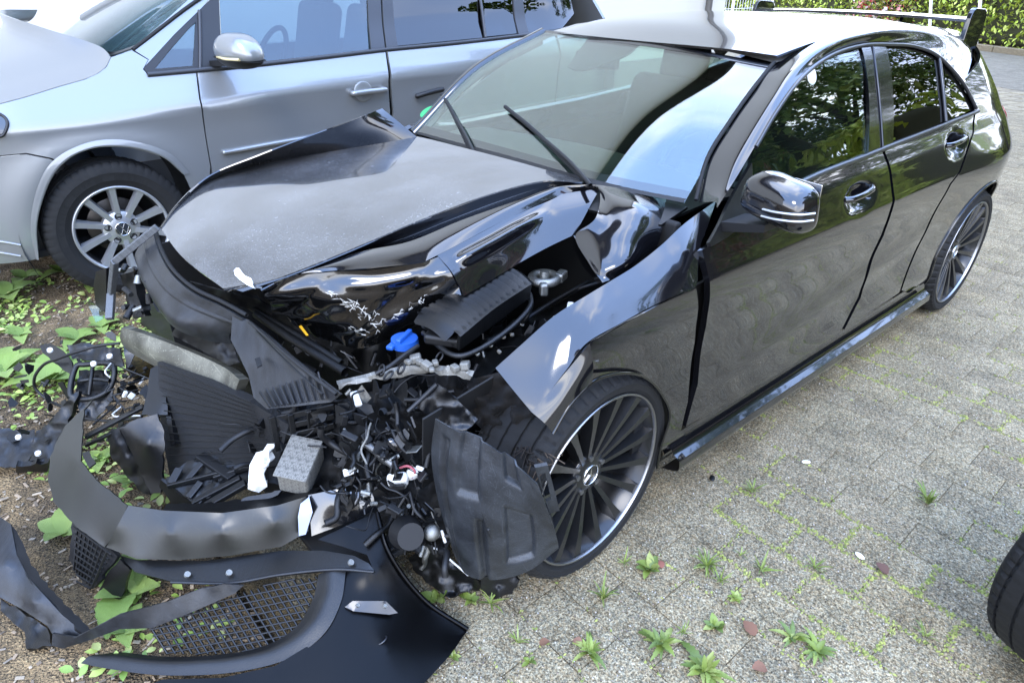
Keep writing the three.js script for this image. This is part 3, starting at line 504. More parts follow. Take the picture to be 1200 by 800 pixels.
  add('roof_side', patch([[450, -62], [560, -60], [660, -45]].map(([a, b]) => { const p = v3(a, b, 0.002); return [p, V(p.x, rfx(p.x) - 0.05, zc + 0.58)]; }), { n: 6, m: 20 }), M.silverPaint, van);
  add('tailgate', patch([0.3, 0.7, 1.1, 1.5].map((y) => { const x = table([[0.3, 3.28], [0.8, 3.34], [1.2, 3.25], [1.5, 3.15]])(y), hw = y > 1.2 ? 0.62 : 0.85; return [V(x, y, zc + hw), V(x + 0.05, y, zc), V(x, y, zc - hw)]; }), { n: 8, m: 10, th: 0.02 }), M.silverPaint, van);
  add('far_side', panel([[-1.2, 0.3], [3.2, 0.3], [3.2, 1.1], [-0.2, 1.05], [-1.2, 0.85]], (x, y) => V(x, y, 2 * zc - vanZ(x, y)), { h: 0.2, th: 0.02, flip: true }), M.silverPaint, van);
  // bonnet
  const cut = VP([[-60, 137], [0, 121], [30, 113], [65, 102], [100, 92], [115, 85], [124, 77], [129, 66.5]]).map(([x, y]) => V(x, y, vanZ(x, y)));
  const ws0 = v3(155, 58, -0.002);
  const bon = [cut, cut.map((p, i) => p.clone().add(V(-0.02, 0.045, -0.14))), cut.map((p, i) => p.clone().add(V(-0.05 - 0.02 * i, 0.115, -0.42))), cut.map((p, i) => p.clone().add(V(-0.06 - 0.035 * i, 0.17, -0.92))), cut.map((p, i) => p.clone().add(V(-0.03, 0.15, -1.6)))];
  add('bonnet', patch(bon, { n: 40, m: 30, th: 0.01 }), M.silverPaint, van);
  const fr = cut[0]; add('nose', patch([0.25, 0.5, 0.7, fr.y].map((y, k) => { const p = V(fr.x - 0.05 * (k < 3 ? 1 : 0), y, vanZ(fr.x, y)); return [p, V(p.x - 0.22, y, zc + 0.5), V(p.x - 0.3, y, zc), V(p.x - 0.22, y, zc - 0.5), V(p.x, y, 2 * zc - p.z)]; }), { n: 24, m: 16, th: 0.02, flip: true }), M.silverPaint, van);
  add('headlight', panel(chaikin(VP([[-40, 118], [0, 133], [8, 140], [8, 149], [0, 163], [-40, 150]])), VS(0.005), { h: 0.03, th: 0.012 }), phy(0x32363a, 0.08, { clearcoat: 1 }), van);
  add('headlight_rim', tube(chaikin(VP([[-40, 118], [0, 133], [8, 140], [8, 149], [0, 163], [-40, 150]]), 2).map(([x, y]) => V(x, y, vanZ(x, y) + 0.005)), 0.007, 60, 6, true), m_vdark, van);
  // windscreen, from its lower curve up to the roof edge
  const B = [v3(155, 58, 0), Y(1.075, 130, 65), Y(1.09, 105, 62), Y(1.10, 78, 54), Y(1.09, 62, 42)];
  const zt = [0.56, 0.3, 0, -0.3, -0.56], Tt = zt.map((t) => V(0.80 - 0.05 * (1 - t * t * 3), 1.64, zc + t));
  add('windscreen', patch([B, B.map((p, i) => p.clone().lerp(Tt[i], 0.5).add(V(-0.03, 0.04, 0))), Tt], { n: 24, m: 20, th: 0.005 }), M.vanGlass, van);
  add('windscreen_base_band', patch([B.map((p) => p.clone().add(V(-0.012, 0.004, 0.01))), B.map((p, i) => p.clone().lerp(Tt[i], 0.03).add(V(-0.008, 0.008, 0)))], { n: 24, m: 3 }), m_vdark, van);
  add('far_pillar', tube([B[4].clone(), B[4].clone().lerp(Tt[4], 0.5).add(V(-0.03, 0.04, 0)), Tt[4]], 0.03, 16, 8), M.silverPaint, van);
  add('near_seal', tube([B[0].clone(), B[0].clone().lerp(Tt[0], 0.5).add(V(-0.03, 0.045, 0)), Tt[0]], 0.009, 16, 6), M.rubber, van);
  add('scuttle', plate([Y(1.06, 39, 36), Y(1.06, 45, 26), Y(1.06, 58, 24), Y(1.08, 74, 20), Y(1.06, 62, 40), Y(1.06, 75, 55), Y(1.05, 55, 48)], 0.01), M.black, van);
  const wpv = new THREE.Group(); wpv.name = 'wiper'; van.add(wpv); add('arm', tube([Y(1.09, 52, 40), Y(1.12, 58, 28), Y(1.15, 72, 20)], 0.010, 12, 6), M.black, wpv); add('blade', tube([Y(1.10, 50, 44), Y(1.09, 62, 50), Y(1.08, 76, 55)], 0.008, 12, 6), M.rubber, wpv);
  // mirror
  const mg = new THREE.Group(); mg.name = 'door_mirror'; fd.add(mg); const c = Z(vZ + 0.16, 279, 59);
  const sphere = (sx_, sy_, sz_, y0, y1) => { const g = new THREE.SphereGeometry(1, 32, 24), p = g.attributes.position; for (let i = 0; i < p.count; i++) { let x = p.getX(i), y = p.getY(i), z = p.getZ(i); const q = (v, k) => Math.sign(v) * Math.pow(Math.abs(v), k); y = clamp(y, y0, y1); p.setXYZ(i, q(x, 0.7) * sx_, y * sy_ - 0.1 * z * sy_, q(z, 0.75) * sz_ * (1 - 0.12 * y)); } g.computeVertexNormals(); g.rotateY(0.35); g.translate(c.x, c.y, c.z); return g; };
  add('mirror_cap', sphere(0.085, 0.082, 0.135, -0.45, 1), M.silverPaint, mg); add('mirror_base', sphere(0.088, 0.085, 0.138, -1, -0.45), M.black, mg);
  add('indicator', tube([V(c.x - 0.05, c.y - 0.03, c.z + 0.13), V(c.x - 0.09, c.y - 0.03, c.z + 0.06), V(c.x - 0.09, c.y - 0.03, c.z - 0.06)], 0.007, 16, 6), std(0xc8b98a, 0.2), mg);
  add('arm', bar(v3(250, 74, 0), V(c.x, c.y - 0.06, c.z - 0.05), 0.05, 0.03), M.black, mg);
  // handles
  const h0 = v3(411, 108.5, 0.035), h1 = v3(448, 104, 0.035); add('handle', [capTube([v3(411, 108.5, 0.01), h0, h0.clone().lerp(h1, 0.5), h1, v3(448, 104, 0.01)], 0.016, 30, 10)], M.silverPaint, fd);
  const hc = v3(425, 107, 0.004); add('handle_cup', put(new THREE.SphereGeometry(0.062, 28, 16).scale(1, 0.95, 0.12), hc), M.silverPaint, fd);
  add('door_strip', [capTube([v3(262, 178, 0.012), v3(285, 174, 0.014), v3(318, 168, 0.012), v3(400, 154, 0.01)], 0.013, 30, 8)], M.silverPaint, fd);
  add('handle', capTube([v3(487, 112, 0.02), v3(497, 108, 0.04), v3(515, 104, 0.03)], 0.016, 20, 8), M.black, rd);
  // wheels
  const m_alloy = std(0xb4b5b6, 0.34, { metalness: 0.75 });
  const wheel = (x, z, y, ry) => {
    const w = new THREE.Group(); w.name = 'wheel'; van.add(w); w.position.set(x, y, z); w.rotation.y = ry;
    add('tyre', tyreGeo(0.352, 0.226, 0.215), m_tyre, w);
    add('rim_lip', ring([[0.231, -0.020], [0.231, -0.008], [0.226, -0.004], [0.219, -0.008], [0.214, -0.02]], 80), m_alloy, w);
    add('barrel', ring([[0.214, -0.02], [0.205, -0.05], [0.20, -0.19], [0.05, -0.2]], 60), M.black, w);
    const sg = spoke([[0.045, 0.021, -0.036, 0.02], [0.12, 0.019, -0.026, 0.03], [0.185, 0.022, -0.018, 0.03], [0.217, 0.026, -0.013, 0.03]]);
    for (let k = 0; k < 10; k++) { const s = add('spoke', sg, m_alloy, w); s.rotation.z = k / 10 * 6.28318 + 0.31; }
    add('hub', ring([[0.0001, -0.026], [0.035, -0.027], [0.045, -0.032], [0.088, -0.036], [0.092, -0.05], [0.092, -0.08]], 40), m_alloy, w);
    for (let k = 0; k < 5; k++) { const a = k / 5 * 6.2832 + 1.62; add('wheel_bolt', ring([[0.0001, -0.033], [0.014, -0.033], [0.0165, -0.029], [0.0185, -0.035]], 16).translate(Math.cos(a) * 0.066, Math.sin(a) * 0.066, 0), M.dark, w); }
    // round badge: ring with a v above a w
    add('badge_plate', ring([[0.0001, -0.0235], [0.036, -0.0235], [0.037, -0.030]], 32), std(0x20242a, 0.4), w);
    const L = [ring([[0.037, -0.026], [0.037, -0.022], [0.033, -0.022], [0.033, -0.026]], 40)];
    const st = (a, b) => L.push(bar(V(a[0], a[1], -0.0225), V(b[0], b[1], -0.0225), 0.0045, 0.003, 0.001));
    st([-0.014, 0.029], [0, 0.003]); st([0.014, 0.029], [0, 0.003]); st([-0.030, 0.010], [-0.014, -0.028]); st([-0.014, -0.028], [0, -0.001]); st([0, -0.001], [0.014, -0.028]); st([0.014, -0.028], [0.030, 0.010]);
    const e = add('badge', L, M.chrome, w); e.userData.label = 'round badge of a v above a w';
    add('brake_disc', ring([[0.07, -0.12], [0.145, -0.12], [0.145, -0.14], [0.07, -0.14]], 40), std(0x55504b, 0.4, { metalness: 0.8 }), w);
    return w;
  };
  wheel(vHub.x, vHub.z - 0.005, 0.37, 0); wheel(vHub.x + 2.75, vHub.z - 0.03, 0.352, 0); wheel(vHub.x, 2 * zc - vHub.z, 0.352, Math.PI); wheel(vHub.x + 2.75, 2 * zc - vHub.z, 0.352, Math.PI);
  // cabin
  const cl = std(0x55585c, 0.9);
  const seat = (x, z) => { const g = new THREE.Group(); g.name = 'seat'; van.add(g); add('cushion', rbox(0.5, 0.16, 0.5, 0.05, 3).translate(x, 0.72, z), cl, g); add('backrest', put(rbox(0.16, 0.66, 0.48, 0.06, 3), V(x + 0.34, 1.05, z), 0, 0, -0.25), cl, g); add('headrest', put(rbox(0.1, 0.2, 0.28, 0.05, 3), V(x + 0.44, 1.45, z), 0, 0, -0.15), cl, g); };
  seat(0.95, zc + 0.38); seat(0.95, zc - 0.38); seat(1.95, zc + 0.38); seat(1.95, zc - 0.38);
  add('dashboard', patch([[V(0.02, 1.02, zc + 0.72), V(-0.08, 1.05, zc), V(0.02, 1.02, zc - 0.72)], [V(0.42, 1.06, zc + 0.74), V(0.42, 1.08, zc), V(0.42, 1.06, zc - 0.74)], [V(0.6, 0.95, zc + 0.74), V(0.62, 0.95, zc), V(0.6, 0.95, zc - 0.74)], [V(0.56, 0.6, zc + 0.74), V(0.56, 0.6, zc), V(0.56, 0.6, zc - 0.74)]], { n: 12, m: 14, th: 0.01 }), std(0x3b3e40, 0.7), van);
  const t = new THREE.TorusGeometry(0.18, 0.016, 10, 36); t.rotateY(Math.PI / 2); t.rotateZ(-0.5); t.translate(0.62, 1.10, zc + 0.38); add('steering_wheel', t, M.black, van);
  add('headliner', rbox(2.3, 0.02, 1.1, 0.005, 1).translate(2.0, 1.6, zc), std(0xc4c4be, 0.9), van);
  add('floor_pan', rbox(4.0, 0.04, 1.6, 0.01, 1).translate(1.0, 0.30, zc), M.dark, van);
}

/* ---------- black car: body ---------- */
const car = thing('crashed_car', 'crashed black hatchback with its front end torn open and the bonnet folded', 'car');
const secZ = table([[0.10, 0.70], [0.16, 0.79], [0.22, 0.845], [0.30, 0.872], [0.40, 0.868], [0.55, 0.866], [0.68, 0.876], [0.80, 0.890], [0.825, 0.890], [0.86, 0.878], [0.90, 0.860], [0.95, 0.836], [1.0, 0.806], [1.1, 0.765], [1.2, 0.718], [1.3, 0.660], [1.36, 0.612], [1.39, 0.575], [1.405, 0.545], [1.43, 0.40]]);
const roofY0 = table([[0.9, 1.30], [1.05, 1.362], [1.3, 1.402], [1.7, 1.424], [2.2, 1.412], [2.7, 1.372], [3.1, 1.315], [3.3, 1.28]]);
const roofY = (x, z) => roofY0(x) - 0.10 * z * z - 0.12 * Math.pow(Math.abs(z), 6);
const HND = [[1.275, 0.885], [2.20, 0.935]];
const sideZ = (x, y) => {
  const drop = x > 1.7 ? 1.424 - roofY0(x) : 0;
  let z = secZ(y + drop * smooth(0.95, 1.3, y));
  if (x > 2.7) { const k = (x - 2.7) / 0.75; z -= 0.32 * k * k * (0.6 + 0.4 * k) + 0.08 * smooth(0.85, 1.3, y) * k; }
  if (x < 0.0) { const k = -x / 0.8; z -= 0.10 * k * k; }
  z += 0.022 * Math.exp(-(((x - 2.72) / 0.5) ** 2)) * smooth(0.35, 0.6, y) * (1 - smooth(0.7, 0.95, y)); // haunch
  for (const [hx, hy] of HND) { const q = ((x - hx - (y - hy) * 0.3) / 0.092) ** 2 + ((y - hy) / 0.040) ** 2; if (q < 4) z -= 0.028 * Math.exp(-q * q); }
  // dropping crease on the doors
  const cy = 0.40 + 0.11 * (x - 0.4); if (x > 0.35 && x < 2.3) z += 0.007 * Math.exp(-(((y - cy) / 0.05) ** 2)) * smooth(0.35, 0.9, x) * (1 - smooth(1.9, 2.3, x));
  return z;
};
const S = (x, y) => V(x, y, sideZ(x, y));
const sOff = (d) => (x, y) => V(x, y, sideZ(x, y) + d);
const sx = (px, py) => { const p = cast(px, py, (P) => P.z - sideZ(P.x, P.y), 1.0, 8); return [p.x, p.y]; };
const SP = (L) => L.map(([a, b]) => sx(a, b));
const sp3 = (px, py, d = 0) => { const [x, y] = sx(px, py); return V(x, y, sideZ(x, y) + d); };

// front door and rear door skins
const fdoor = new THREE.Group(); fdoor.name = 'front_door'; car.add(fdoor);
const rdoor = new THREE.Group(); rdoor.name = 'rear_door'; car.add(rdoor);
add('door_skin', panel(SP([[823, 293], [832, 330], [828, 380], [818, 450], [804, 500], [850, 473], [900, 444], [950, 412], [985, 389], [1006, 348], [1015, 320], [1033, 275], [1042, 250], [1045, 225], [1042, 200], [1034, 176], [1016, 182], [960, 203], [930, 216], [900, 232], [880, 248], [850, 274]]), S, { h: 0.02, th: 0.02 }), M.paint, fdoor);
const rdEdge = [[1143, 133], [1141, 155], [1132, 182], [1114, 216], [1094, 252], [1078, 285], [1066, 312], [1056, 340]];
add('door_skin', panel(SP([[1037, 175], [1045, 200], [1048, 225], [1045, 250], [1036, 276], [1018, 321], [1009, 349], [990, 386], [1020, 366], [1054, 343], ...rdEdge.slice(0, -1).reverse().map(([a, b]) => [a - 1, b])]), S, { h: 0.02, th: 0.02 }), M.paint, rdoor);
// dark inner frame behind the shut lines
add('door_frame', panel([[0.18, 0.2], [2.5, 0.2], [2.5, 0.86], [0.18, 0.80]], sOff(-0.045), { h: 0.08, th: 0.01 }), M.black, car);
{ // rear quarter with wheel arch and pillar
  const arc = []; for (let a = 205; a >= -12; a -= 7) arc.push([2.699 + 0.372 * Math.cos(a * Math.PI / 180), 0.3235 + 0.372 * Math.sin(a * Math.PI / 180)]);
  const ed = SP(rdEdge.map(([a, b]) => [a + 1, b]));
  const win = SP([[1128, 96], [1136, 110], [1143, 126]]);
  const q = [...ed, ...arc, [3.20, 0.22], [3.36, 0.24], [3.44, 0.40], [3.46, 0.62], [3.45, 0.78], [3.41, 0.92], [3.36, 1.0], [3.26, 1.12], [3.12, 1.25], [2.95, 1.27], ...win.slice(0, 2)];
  const g = panel(q, S, { h: 0.03, th: 0.012 }); add('rear_quarter_panel', g, M.paint, car);
  const lip = []; for (const [x, y] of arc) { lip.push(V(x, y, sideZ(x, y) + 0.002)); } add('arch_lip', tube(lip, 0.006, 60, 6), M.glossBlack, car);
  const lin = []; const n = arc.length - 1; for (const z of [0.86, 0.6]) lin.push(arc.map(([x, y]) => V(x, y, z - (z > 0.7 ? 0.03 : 0)))); add('wheel_arch_liner', patch(lin, { n: 40, m: 2, flip: true }), M.dark, car);
  const tl = add('tail_light', panel(chaikin([[3.06, 0.985], [3.20, 0.99], [3.33, 0.95], [3.36, 0.88], [3.26, 0.855], [3.14, 0.90]]), sOff(0.006), { h: 0.03, th: 0.01 }), phy(0x8c0a0a, 0.08, { clearcoat: 1 }), car); tl.userData.label = 'red tail light lens';
}
{ // rear face, hatch, far side, floor
  const rows = [0.24, 0.45, 0.65, 0.85, 0.98, 1.12, 1.25].map((y) => { const xr = table([[0.24, 3.36], [0.45, 3.445], [0.65, 3.46], [0.8, 3.45], [0.98, 3.37], [1.12, 3.26], [1.25, 3.12]])(y), z = sideZ(xr, y); return [V(xr, y, z), V(xr + 0.06, y, z * 0.6), V(xr + 0.08, y, 0), V(xr + 0.06, y, -z * 0.6), V(xr, y, -z)]; });
  add('tailgate', patch(rows, { n: 24, m: 24, th: 0.01 }), M.paint, car);
  const far = (x, y) => { const p = S(x, y); p.z = -p.z; return p; };
  const arcR = []; for (let a = 205; a >= -12; a -= 9) arcR.push([2.699 + 0.372 * Math.cos(a * Math.PI / 180), 0.3235 + 0.372 * Math.sin(a * Math.PI / 180)]);
  add('far_side_panel', panel([[0.36, 0.22], ...arcR, [3.36, 0.24], [3.45, 0.5], [3.44, 0.8], [3.36, 1.0], [3.12, 1.25], [2.9, 1.12], [2.6, 1.06], [1.6, 0.985], [0.75, 0.95], [0.5, 0.97], [0.33, 0.9]], far, { h: 0.06, th: 0.02, flip: true }), M.paint, car);
  add('floor_pan', rbox(2.9, 0.03, 1.5, 0.01, 1).translate(1.75, 0.19, 0), M.dark, car);
}
{ // side skirt with its pale upper ledge
  const rows = [[0.30, -0.008], [0.262, -0.004], [0.242, 0.004], [0.228, 0.028], [0.214, 0.034], [0.185, 0.030], [0.16, -0.03]].map(([y, dz]) => { const r = []; for (let k = 0; k <= 12; k++) { const x = lerp(0.33, 2.33, k / 12), yy = y - 0.018 * (k / 12); r.push(V(x, yy, sideZ(x, 0.30) + dz - 0.004)); } return r; });
  add('side_skirt', patch(rows, { n: 40, m: 30, lin: false, flip: true }), M.paint, car);
  const led = [0.014, 0.030].map((dz, j) => { const r = []; for (let k = 0; k <= 12; k++) { const x = lerp(0.35, 2.3, k / 12); r.push(V(x, 0.246 - j * 0.008 - 0.018 * (k / 12), sideZ(x, 0.30) + dz + 0.006)); } return r; });
  add('skirt_blade', patch(led, { n: 40, m: 4, th: 0.012, flip: true }), M.paint, car);
}
// wheels
const rw = darkWheel(car); rw.position.set(2.699, 0.3235, 0.888);
const fw = darkWheel(car); fw.position.set(-0.0174, 0.3235, 0.878); fw.rotation.y = 0.0643;
for (const x of [2.699, 0.0]) { const w = darkWheel(car); w.position.set(x, 0.3235, -0.888); w.rotation.y = Math.PI; }

// roof edge curve and rails
const edgeZ = table([[1.0, 0.555], [1.3, 0.572], [1.7, 0.575], [2.2, 0.560], [2.7, 0.525], [3.1, 0.47]]);
const edge = (x) => V(x, roofY(x, edgeZ(x)), edgeZ(x));
{ // roof skin
  const rows = []; for (let k = 0; k <= 10; k++) { const x0 = 1.075 + 2.05 * k / 10, r = []; for (let j = 0; j <= 8; j++) { const t = j / 4 - 1, z = edgeZ(x0) * t, xx = x0 - (k < 3 ? 0.075 * (1 - t * t) * (1 - k / 3) : 0); r.push(V(xx, roofY(xx, z), z)); } rows.push(r); }
  add('roof', patch(rows, { n: 40, m: 50, th: 0.008, disp: (u, v) => 0 }), M.paint, car);
}
const WSn = []; // windscreen near-edge points, used by the pillar
const wsTop = [Z(-0.56, 641, 37), X(1.01, 740, 49), X(1.03, 830, 63), Z(0.555, 907, 77)], wsBot = [Z(-0.68, 487, 157), Y(0.985, 585, 186), Y(0.99, 690, 216), Z(0.68, 802, 239)];
{
  const mid = wsTop.map((p, i) => p.clone().lerp(wsBot[i], 0.5).add(V(-0.018, 0.022, 0))); mid[0] = Z(-0.635, 560, 82);
  add('windscreen', patch([wsTop, mid, wsBot], { n: 30, m: 24, th: 0.005, flip: false }), M.screen, car);
  const band = (rows, nm) => add(nm, patch(rows, { n: 30, m: 4 }), M.glossBlack, car);
  band([wsTop.map((p) => p.clone().add(V(-0.004, 0.006, 0))), wsTop.map((p, i) => p.clone().lerp(wsBot[i], 0.035).add(V(-0.003, 0.007, 0)))], 'windscreen_header_seal');
  const low = [wsBot.map((p, i) => p.clone().lerp(wsTop[i], 0.07).add(V(-0.004, 0.006, 0))), wsBot.map((p) => p.clone().add(V(-0.004, 0.005, 0)))]; add('windscreen_base_band', patch(low, { n: 30, m: 4 }), M.black, car);
  for (const s of [0, 3]) for (let k = 0; k <= 8; k++) if (s === 3) WSn.push(wsTop[3].clone().lerp(wsBot[3], k / 8).add(V(-0.016, 0.02, 0).multiplyScalar(Math.sin(k / 8 * Math.PI))));
  const side = wsTop.map((p, i) => p.clone().lerp(wsBot[i], 0.5));
  // far pillar
  const fp = []; for (let k = 0; k <= 8; k++) fp.push(crv([wsTop[0], mid[0], wsBot[0]], k / 8));
  add('far_pillar', patch([fp.map((p) => p.clone().add(V(0.01, -0.02, 0.012))), fp.map((p) => p.clone().add(V(-0.008, 0.012, -0.012))), fp.map((p) => p.clone().add(V(0.01, 0.004, -0.055))), fp.map((p) => p.clone().add(V(0.06, -0.06, -0.085)))], { n: 20, m: 10, flip: true }), M.paint, car);
}
{ // near pillar + roof rail + rear pillar as one glossy frame
  const inner = [wsBot[3].clone().add(V(0.03, 0.0, 0.02)), WSn[6], WSn[4], WSn[2], WSn[0]].map((p) => p.clone().add(V(0, 0.006, 0.010)));
  for (const x of [1.35, 1.75, 2.15, 2.5, 2.8, 3.0, 3.1]) inner.push(edge(x).add(V(0, 0.003, 0.004)));
  const outer = [[839, 243], [862, 207], [884, 170], [908, 128], [938, 88], [972, 62], [1010, 50], [1042, 48.5], [1070, 51], [1096, 61], [1118, 82], [1130, 97]].map(([a, b]) => sp3(a, b, 0.004));
  const mid = inner.map((p, i) => { const o = outer[i], c = p.clone().lerp(o, 0.5); return c.add(V(0, 0.014, 0.022)); });
  add('roof_frame', patch([inner, mid, outer], { n: 80, m: 12, flip: false }), M.paint, car);
  const gl = inner.map((p) => p.clone().add(V(0, 0.004, -0.012))); add('roof_ditch_seal', tube(gl.slice(0, 5), 0.007, 40, 6), M.rubber, car);
  // window surround trim
  const tr = [[884, 172], [908, 131], [938, 91], [972, 65], [1010, 53], [1042, 52], [1070, 54], [1096, 64], [1118, 85], [1130, 101], [1143, 127]].map(([a, b]) => sp3(a, b, 0.006)); add('window_trim', tube(tr, 0.007, 80, 6), M.trimGrey, car);
  const bt = [[884, 247], [900, 233], [930, 217], [960, 203], [1017, 181], [1034, 174], [1080, 156], [1120, 140], [1145, 130]].map(([a, b]) => sp3(a, b, 0.006)); add('belt_trim', tube(bt, 0.009, 60, 6), M.trimGrey, car);
  // pillar between the doors
  add('centre_pillar', panel(SP([[1009, 56], [1037, 53], [1046, 168], [1017, 180]]), sOff(0.004), { h: 0.04, th: 0.012 }), M.glossBlack, car);
  add('pillar_joint', tube([[1021, 54], [1026, 90], [1030, 130], [1033, 174]].map(([a, b]) => sp3(a, b, 0.007)), 0.0035, 20, 5), M.trimGrey, car);
  const g1 = add('window', panel(SP([[884, 247], [881, 195], [886, 172], [909, 131], [939, 92], [973, 66], [1009, 55], [1013, 120], [1017, 181], [960, 203], [930, 217], [900, 233]]), sOff(-0.004), { h: 0.05, th: 0.004 }), M.glass, fdoor);
  add('window', panel(SP([[1037, 54], [1070, 56], [1100, 68], [1108, 143], [1046, 168]]), sOff(-0.004), { h: 0.05, th: 0.004 }), M.glassDark, rdoor);
  add('quarter_window', panel(SP([[1101, 68], [1119, 87], [1131, 103], [1142, 128], [1109, 143]]), sOff(-0.004), { h: 0.05, th: 0.004 }), M.glassDark, rdoor);
  add('window_divider', tube([[1100, 67], [1104, 100], [1108, 142]].map(([a, b]) => sp3(a, b, 0.004)), 0.007, 12, 6), M.trimGrey, rdoor);
  add('corner_trim', panel(SP([[879, 190], [884, 247], [852, 276], [831, 288], [829, 283], [846, 250]]), sOff(0.008), { h: 0.03, th: 0.012 }), M.plasticGrey, fdoor);
}
for (const [k, d] of [[0, fdoor], [1, rdoor]]) { // handle strap across its cup
  const [hx, hy] = HND[k], pts = []; for (let i = 0; i <= 8; i++) { const t = i / 8 * 2 - 1, x = hx + t * 0.105, y = hy + 0.012 + t * 0.004; pts.push(V(x, y, secZ(y) + 0.012 * (1 - t * t) - (Math.abs(t) > 0.95 ? 0.01 : 0))); }
  const g = tube(pts, 0.012, 24, 8); const p = g.attributes.position; add('handle', g, M.paint, d);
}
{ // door mirror
  const m = new THREE.Group(); m.name = 'door_mirror'; fdoor.add(m);
  const c = Z(0.99, 914, 236); const g = new THREE.SphereGeometry(1, 40, 28), p = g.attributes.position;
  for (let i = 0; i < p.count; i++) { let x = p.getX(i), y = p.getY(i), z = p.getZ(i); const e = (v, k) => Math.sign(v) * Math.pow(Math.abs(v), k); x = e(x, 0.55); y = e(y, 0.5); z = e(z, 0.5); const tp = 1 - 0.25 * (x < 0 ? -x : 0); p.setXYZ(i, x * 0.06, y * 0.060 * tp - 0.010 * z, z * 0.095 * (1 - 0.08 * y)); }
  g.computeVertexNormals(); g.rotateY(-0.18); g.translate(c.x, c.y, c.z); add('housing', g, M.paint, m);
  for (const dy of [-0.008, -0.03]) add('indicator', tube([V(c.x - 0.060, c.y + dy * .8 - 0.004, c.z - 0.01), V(c.x - 0.069, c.y + dy * .8, c.z + 0.03), V(c.x - 0.056, c.y + dy * .8 + 0.005, c.z + 0.085), V(c.x - 0.02, c.y + dy * .8 + 0.006, c.z + 0.105)], 0.003, 20, 6), std(0xc9cdd2, 0.2, { metalness: 0.6 }), m);
  const a = sp3(856, 262, 0.0); add('arm', loft4([[a.clone().add(V(-0.05, -0.012, 0)), a.clone().add(V(0.07, -0.012, 0)), a.clone().add(V(0.07, 0.016, 0)), a.clone().add(V(-0.05, 0.016, 0))], [V(c.x - 0.05, c.y - 0.072, c.z), V(c.x + 0.035, c.y - 0.072, c.z), V(c.x + 0.035, c.y - 0.052, c.z), V(c.x - 0.05, c.y - 0.052, c.z)]]), M.black, m);
  add('mirror_glass', put(rbox(0.004, 0.10, 0.16, 0.002, 1), V(c.x + 0.061, c.y, c.z), 0, -0.18), M.chrome, m);
}
{ // wing with end plates above the tailgate
  const w = new THREE.Group(); w.name = 'rear_wing'; car.add(w);
  const n0 = Z(0.56, 1141, 26), a = V(n0.x, n0.y, 0.56), b = V(n0.x, n0.y, -0.56);
  const rows = [0, 1, 2, 3, 4].map((k) => { const t = k / 4 * 2 - 1; return [V(n0.x - 0.10, n0.y + 0.004 + 0.01 * (1 - t * t), 0.56 * t), V(n0.x, n0.y + 0.008 + 0.01 * (1 - t * t), 0.56 * t), V(n0.x + 0.10, n0.y + 0.006 + 0.01 * (1 - t * t), 0.56 * t)]; });
  add('blade', patch(rows, { n: 8, m: 20, th: 0.012 }), M.paint, w);
  for (const s of [1, -1]) { const sh = new THREE.Shape(chaikin([[-0.10, -0.15], [0, -0.16], [0.09, -0.17], [0.10, -0.06], [0.11, 0.05], [0, 0.055], [-0.09, 0.06], [-0.095, -0.05]], 2).map(([x, y]) => new THREE.Vector2(x, y))); const g = new THREE.ExtrudeGeometry(sh, { depth: 0.014, bevelEnabled: true, bevelSize: 0.005, bevelThickness: 0.005, bevelSegments: 2 }); g.translate(n0.x, n0.y, s * 0.565 - 0.007); add('end_plate', g, M.paint, w); }
  for (const s of [0.25, -0.25]) add('strut', loft4([[V(n0.x - 0.10, roofY(3.1, s) - 0.02, s - 0.01), V(n0.x + 0.06, roofY(3.1, s) - 0.06, s - 0.01), V(n0.x + 0.06, roofY(3.1, s) - 0.06, s + 0.01), V(n0.x - 0.10, roofY(3.1, s) - 0.02, s + 0.01)], [V(n0.x - 0.05, n0.y + 0.02, s - 0.008), V(n0.x + 0.07, n0.y + 0.03, s - 0.008), V(n0.x + 0.07, n0.y + 0.03, s + 0.008), V(n0.x - 0.05, n0.y + 0.02, s + 0.008)]]), M.glossBlack, w);
}
